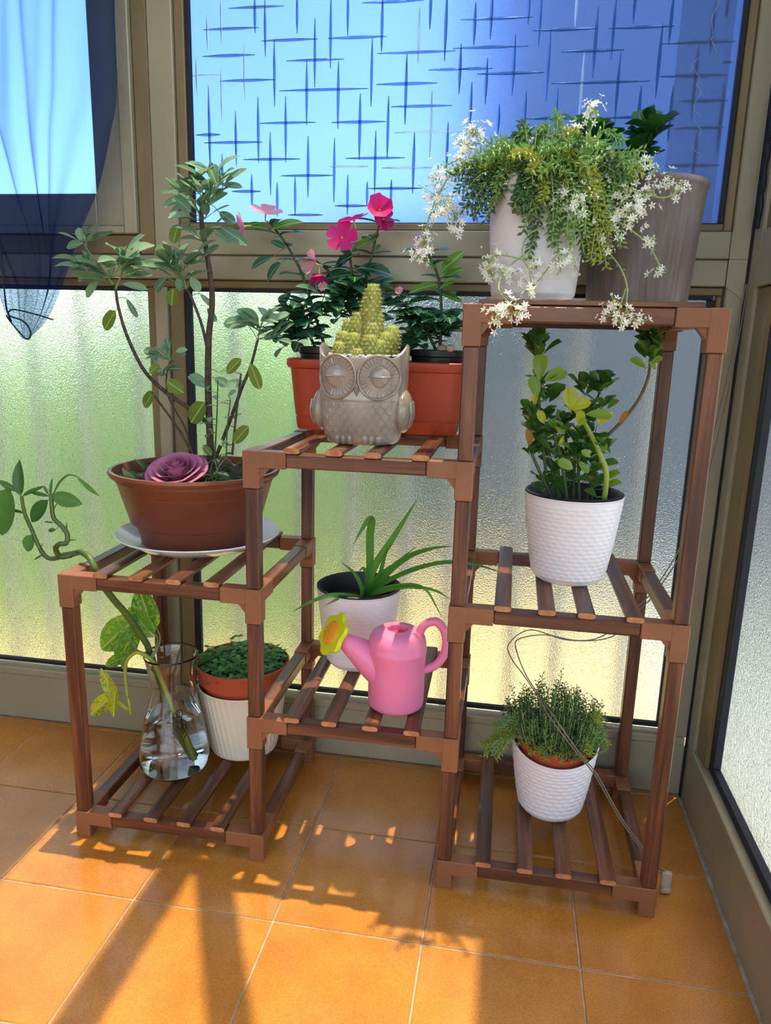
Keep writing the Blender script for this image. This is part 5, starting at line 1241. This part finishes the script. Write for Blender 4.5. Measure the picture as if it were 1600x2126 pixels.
CL = [((0.631,0.100,1.179),26,0.016),((0.618,0.100,1.161),30,0.018),((0.622,0.095,1.137),26,0.017),((0.607,0.090,1.124),16,0.016),((0.584,0.090,1.117),18,0.018),((0.581,0.085,1.094),24,0.018),((0.596,0.080,1.076),34,0.018),((0.611,0.080,1.060),26,0.016),((0.579,0.080,1.067),18,0.015),
      ((0.566,0.080,1.028),22,0.018),((0.561,0.080,1.006),12,0.014),((0.662,0.050,0.998),18,0.014),((0.668,0.050,0.981),14,0.012),((0.692,0.045,0.981),16,0.013),((0.689,-0.020,0.929),20,0.016),((0.708,-0.020,0.926),18,0.014),((0.680,-0.020,0.919),10,0.010),((0.731,0.045,0.991),14,0.014),((0.726,0.040,0.965),12,0.014),((0.760,0.045,0.998),14,0.015),((0.783,0.045,0.995),9,0.013),((0.770,0.045,1.004),9,0.012),
      ((0.796,0.100,1.207),14,0.012),((0.791,0.100,1.199),8,0.010),((0.770,0.110,1.183),9,0.010),((0.767,0.050,1.080),20,0.018),((0.781,0.050,1.068),22,0.018),((0.793,0.055,1.081),14,0.016),((0.758,0.050,1.068),12,0.014),((0.835,0.070,1.065),18,0.017),((0.854,0.065,1.058),26,0.02),((0.866,0.070,1.071),16,0.016),((0.847,0.080,1.085),18,0.018),((0.875,0.075,1.091),16,0.016),((0.830,0.065,1.045),14,0.015),((0.859,0.100,1.130),14,0.014),((0.878,0.100,1.130),14,0.013),
      ((0.899,0.080,1.107),9,0.012),((0.913,0.080,1.094),8,0.011),((0.922,0.080,1.100),7,0.009),((0.882,0.060,1.023),9,0.010),((0.896,0.060,0.988),9,0.011),((0.840,-0.020,0.920),14,0.014),((0.832,-0.020,0.941),8,0.010),((0.865,-0.020,0.917),9,0.010),((0.827,-0.020,0.925),9,0.012),((0.732,0.130,1.160),8,0.012),((0.700,0.140,1.179),8,0.013),((0.806,0.080,1.110),12,0.016),((0.740,0.070,1.109),10,0.016),((0.671,0.100,1.148),8,0.014),((0.825,0.065,1.026),10,0.014)]
for c_,n_,rd in CL: S.cluster(c_, int(n_*1.4), rd*1.0, 0.0064)
for i in range(34):
    S.cluster((cx+rng.uniform(-0.075,0.095), cy-rng.uniform(0.02,0.085), zt+rng.uniform(-0.01,0.048)), rng.randint(3,7), 0.009, 0.0056, 0.4)
S.build(sedum_top)

S = Sedum(); cx,cy,cz = C_SEDLOW; zt = cz+0.128
for i in range(330):
    a = rng.random()*6.283; rr = 0.058*math.sqrt(rng.random()); r0 = Vector((cx+rr*math.cos(a), cy+rr*math.sin(a), zt))
    f = rr/0.058; h_ = rng.uniform(0.040,0.112)*(1-0.42*f*f)*(1.22 if rng.random() < 0.08 else 1)
    e = r0+Vector((math.cos(a)*0.036*f+rng.uniform(-.01,.01), math.sin(a)*0.036*f+rng.uniform(-.01,.01), h_))
    S.shoot([r0, (r0+e)/2+Vector((math.cos(a)*0.005,math.sin(a)*0.005,0)), e], 0.0080, 0.0042, rng.choice((0,2,2,2)), 0.0006, 0.2, 0.0012, tipmi=None)
for i in range(36):
    a = rng.uniform(math.pi*0.95,math.pi*2.1); r0 = Vector((cx+0.05*math.cos(a), cy+0.05*math.sin(a), zt+0.004)); e = r0+Vector((math.cos(a)*0.026,math.sin(a)*0.024,rng.uniform(0.0,0.03)))
    S.shoot([r0,(r0+e)/2+Vector((0,0,0.008)),e], 0.009, 0.0020, 1, 0.0008, 0.2, 0.0014)
for e in ((0.704,0.130,0.183),(0.695,0.130,0.191),(0.717,0.130,0.170),(0.707,0.130,0.197),(0.710,0.140,0.215),(0.721,0.140,0.235),(0.899,0.140,0.215),(0.906,0.135,0.212),(0.889,0.130,0.229),(0.876,0.110,0.216),(0.867,0.110,0.229),(0.893,0.150,0.250)):
    e = Vector(e)
    for k in range(3):
        r0 = Vector((cx+(0.05 if e.x > cx else -0.05), cy-0.02, zt+0.012)); ee = e+Vector((rng.uniform(-.008,.008),rng.uniform(-.01,.01),rng.uniform(-.008,.008))); mid = (r0+ee)/2; mid.z = max(r0.z,ee.z)+0.012
        S.shoot([r0,mid,ee], 0.009, 0.0020, rng.choice((0,1,1)), 0.0009, 0.3, 0.0014)
S.build(sedum_low)

# ---- succulent shrub in the middle of the tall tower
M_JADE = leafmat('glossy_leaf', lin((40,84,34)), lin((86,126,52)), 0.3, 0.3, vein=None); M_JADEY = leafmat('yellowing_leaf', lin((170,180,40)), lin((222,216,66)), 0.45, 0.35); M_JADEL = leafmat('light_leaf', lin((100,140,44)), lin((150,176,70)), 0.4, 0.35); M_DRY = leafmat('dry_leaf', lin((150,100,44)), lin((176,130,60)), 0.3, 0.7)
JD = [leaf_mesh('glossy_leaf', M_JADE, 0.68, 0.95, 0.45, 0.18, 0.12), leaf_mesh('glossy_leaf_b', M_JADE, 0.58, 1.0, 0.5, 0.25, 0.25)]
JY = leaf_mesh('yellow_leaf', M_JADEY, 0.7, 0.8, 0.45, 0.25, 0.2); JL = leaf_mesh('light_leaf', M_JADEL, 0.62, 0.85, 0.45, 0.2, 0.15); JDRY = leaf_mesh('dry_leaf', M_DRY, 0.5, 0.8, 0.6, 0.4, 0.2)
P = jade; jb = lambda dx_,dy_: (C_JADE[0]+dx_, C_JADE[1]+dy_, C_JADE[2]+0.126)
M_LST = noisy('fresh_stem', [(0.3,lin((120,140,50))),(0.7,lin((150,168,70)))], 30, 0.45); M_BST = noisy('brown_twig', [(0.3,lin((74,60,44))),(0.7,lin((112,92,66)))], 60, 0.8)
Pa = stem(P, [jb(-0.02,0.0),(0.770,0.165,0.719),(0.753,0.165,0.781),(0.747,0.165,0.834),(0.746,0.165,0.868)], 0.0036, 0.0024, M_DSTEM)
Pb = stem(P, [jb(0.045,-0.03),(0.862,0.130,0.687),(0.852,0.130,0.713),(0.832,0.130,0.750),(0.816,0.130,0.773),(0.799,0.130,0.793)], 0.0046, 0.0032, M_LST)
Pc = stem(P, [jb(0.02,0.02),(0.853,0.180,0.697),(0.859,0.180,0.733),(0.885,0.180,0.766),(0.907,0.180,0.801),(0.918,0.180,0.836),(0.919,0.180,0.869)], 0.0034, 0.0022, M_BST)
Pd = stem(P, [jb(0.0,0.01),(0.816,0.175,0.720),(0.827,0.175,0.768),(0.843,0.175,0.803)], 0.0034, 0.0024, M_DSTEM)
Pe = stem(P, [jb(-0.01,-0.02),(0.792,0.140,0.708),(0.778,0.140,0.746),(0.782,0.140,0.784)], 0.0034, 0.0024, M_DSTEM)
Pf = stem(P, [jb(-0.03,-0.01),(0.760,0.140,0.683),(0.742,0.140,0.721),(0.738,0.140,0.752)], 0.003, 0.002, M_DSTEM)
for pts in ([jb(0.01,-0.01),(0.820,0.150,0.700),(0.828,0.150,0.739)],[jb(0.03,0.0),(0.844,0.170,0.699),(0.844,0.170,0.746)],[jb(-0.01,0.02),(0.801,0.190,0.725),(0.801,0.190,0.773)],[jb(-0.035,0.0),(0.767,0.150,0.698),(0.762,0.150,0.744)]): stem(P, pts, 0.0028, 0.002, M_DSTEM)
for c_,n_,L_ in (((0.744,0.165,0.868),10,0.032),((0.743,0.165,0.881),9,0.026),((0.919,0.180,0.866),10,0.032),((0.919,0.180,0.883),10,0.03),((0.918,0.180,0.893),7,0.022),((0.846,0.175,0.811),13,0.026),((0.849,0.175,0.822),8,0.02),((0.820,0.180,0.809),8,0.026),((0.807,0.170,0.775),9,0.026),((0.833,0.160,0.769),9,0.025),((0.764,0.165,0.797),8,0.026),((0.755,0.165,0.819),6,0.026),((0.739,0.140,0.756),9,0.026),((0.756,0.145,0.737),9,0.026),((0.750,0.140,0.714),7,0.022),((0.785,0.140,0.743),8,0.027),((0.817,0.150,0.735),9,0.026),((0.845,0.160,0.724),8,0.024),((0.777,0.145,0.707),6,0.02),((0.811,0.150,0.708),8,0.022),((0.840,0.165,0.699),6,0.02),((0.795,0.185,0.757),8,0.026),((0.762,0.165,0.766),8,0.026),((0.852,0.175,0.784),6,0.024),((0.742,0.150,0.774),5,0.024)):
    crown(P, JD, c_, n_, L_*1.2, 0.95, 0.007, 0.25, petiole=0.05); attach(P, c_, 0.0018)
for me,b0,t0,w in ((JY,(0.798,0.120,0.787),(0.794,0.115,0.820),1.0),(JY,(0.796,0.125,0.786),(0.827,0.120,0.801),0.8),(JY,(0.814,0.125,0.761),(0.814,0.120,0.786),0.8),(JY,(0.761,0.135,0.761),(0.751,0.130,0.782),0.8),(JY,(0.745,0.150,0.789),(0.742,0.145,0.809),0.7),(JL,(0.750,0.150,0.828),(0.748,0.150,0.871),0.9),(JL,(0.756,0.150,0.828),(0.790,0.150,0.844),1.0),(JL,(0.748,0.150,0.801),(0.737,0.150,0.835),0.9),(JL,(0.823,0.140,0.778),(0.865,0.140,0.779),0.7),(JY,(0.845,0.160,0.762),(0.867,0.160,0.782),0.7),(JL,(0.788,0.130,0.751),(0.768,0.130,0.769),0.8),(JL,(0.775,0.130,0.770),(0.792,0.125,0.748),0.8),
                   (JL,(0.809,0.110,0.695),(0.786,0.110,0.709),1.1),(JL,(0.817,0.120,0.705),(0.833,0.110,0.692),0.9),(JL,(0.835,0.125,0.713),(0.821,0.120,0.724),1.0),(JL,(0.812,0.125,0.764),(0.822,0.115,0.772),1.2),(JY,(0.792,0.130,0.744),(0.786,0.125,0.729),0.5),(JL,(0.912,0.170,0.851),(0.888,0.170,0.867),0.8),(JL,(0.918,0.170,0.858),(0.935,0.170,0.870),0.8),(JL,(0.913,0.165,0.862),(0.927,0.165,0.851),0.8),(JDRY,(0.740,0.130,0.726),(0.736,0.125,0.753),0.9),(JDRY,(0.880,0.170,0.763),(0.890,0.165,0.785),0.8),(JDRY,(0.841,0.150,0.670),(0.845,0.150,0.682),0.9)):
    leaf(P, me, b0, t0, (rng.uniform(-.3,.3),-0.8,0.5), w)
for i in range(70):
    a = rng.random()*6.283; rr = 0.06*math.sqrt(rng.random()); c_ = (C_JADE[0]+rr*math.cos(a)-0.004, C_JADE[1]+rr*math.sin(a)*0.8-0.005, C_JADE[2]+0.142+rng.uniform(0,0.10))
    attach(P, c_)
    inst('leaf', rng.choice(JD+[JL]) if rng.random()<0.5 else JD[0], P, orient(c_, rdir(0.5,1,0.2), (0,-.4,1), rng.uniform(0.024,0.036)))

# ---- dark succulent in the taupe pot
M_KAL = leafmat('dark_succulent_leaf', lin((22,58,32)), lin((56,104,48)), 0.25, 0.3)
KL = [leaf_mesh('dark_leaf', M_KAL, 0.75, 0.8, 0.45, 0.15, 0.12), leaf_mesh('dark_leaf_b', M_KAL, 0.66, 0.9, 0.45, 0.25, 0.2)]
kb_ = (C_KAL[0],C_KAL[1],C_KAL[2]+0.166)
for top,mid in (((0.887,0.215,1.202),(0.881,0.215,1.158)),((0.800,0.165,1.181),(0.816,0.210,1.150)),((0.881,0.220,1.166),(0.879,0.220,1.145))):
    stem(kal, [kb_, mid, top], 0.0042, 0.003, M_DSTEM)
for c_,n_,L_ in (((0.890,0.215,1.204),11,0.042),((0.885,0.215,1.185),12,0.042),((0.881,0.220,1.162),9,0.04),((0.800,0.165,1.187),12,0.042),((0.814,0.205,1.170),9,0.04),((0.853,0.215,1.151),8,0.036),((0.876,0.200,1.141),6,0.03)):
    crown(kal, KL, c_, n_, L_, 0.7, 0.008, 0.3, petiole=0.02)

for pr, qm in PETI.values():
    obj('leaf_stalks', qm, M_GSTEM, pr, 60, kind='stuff')
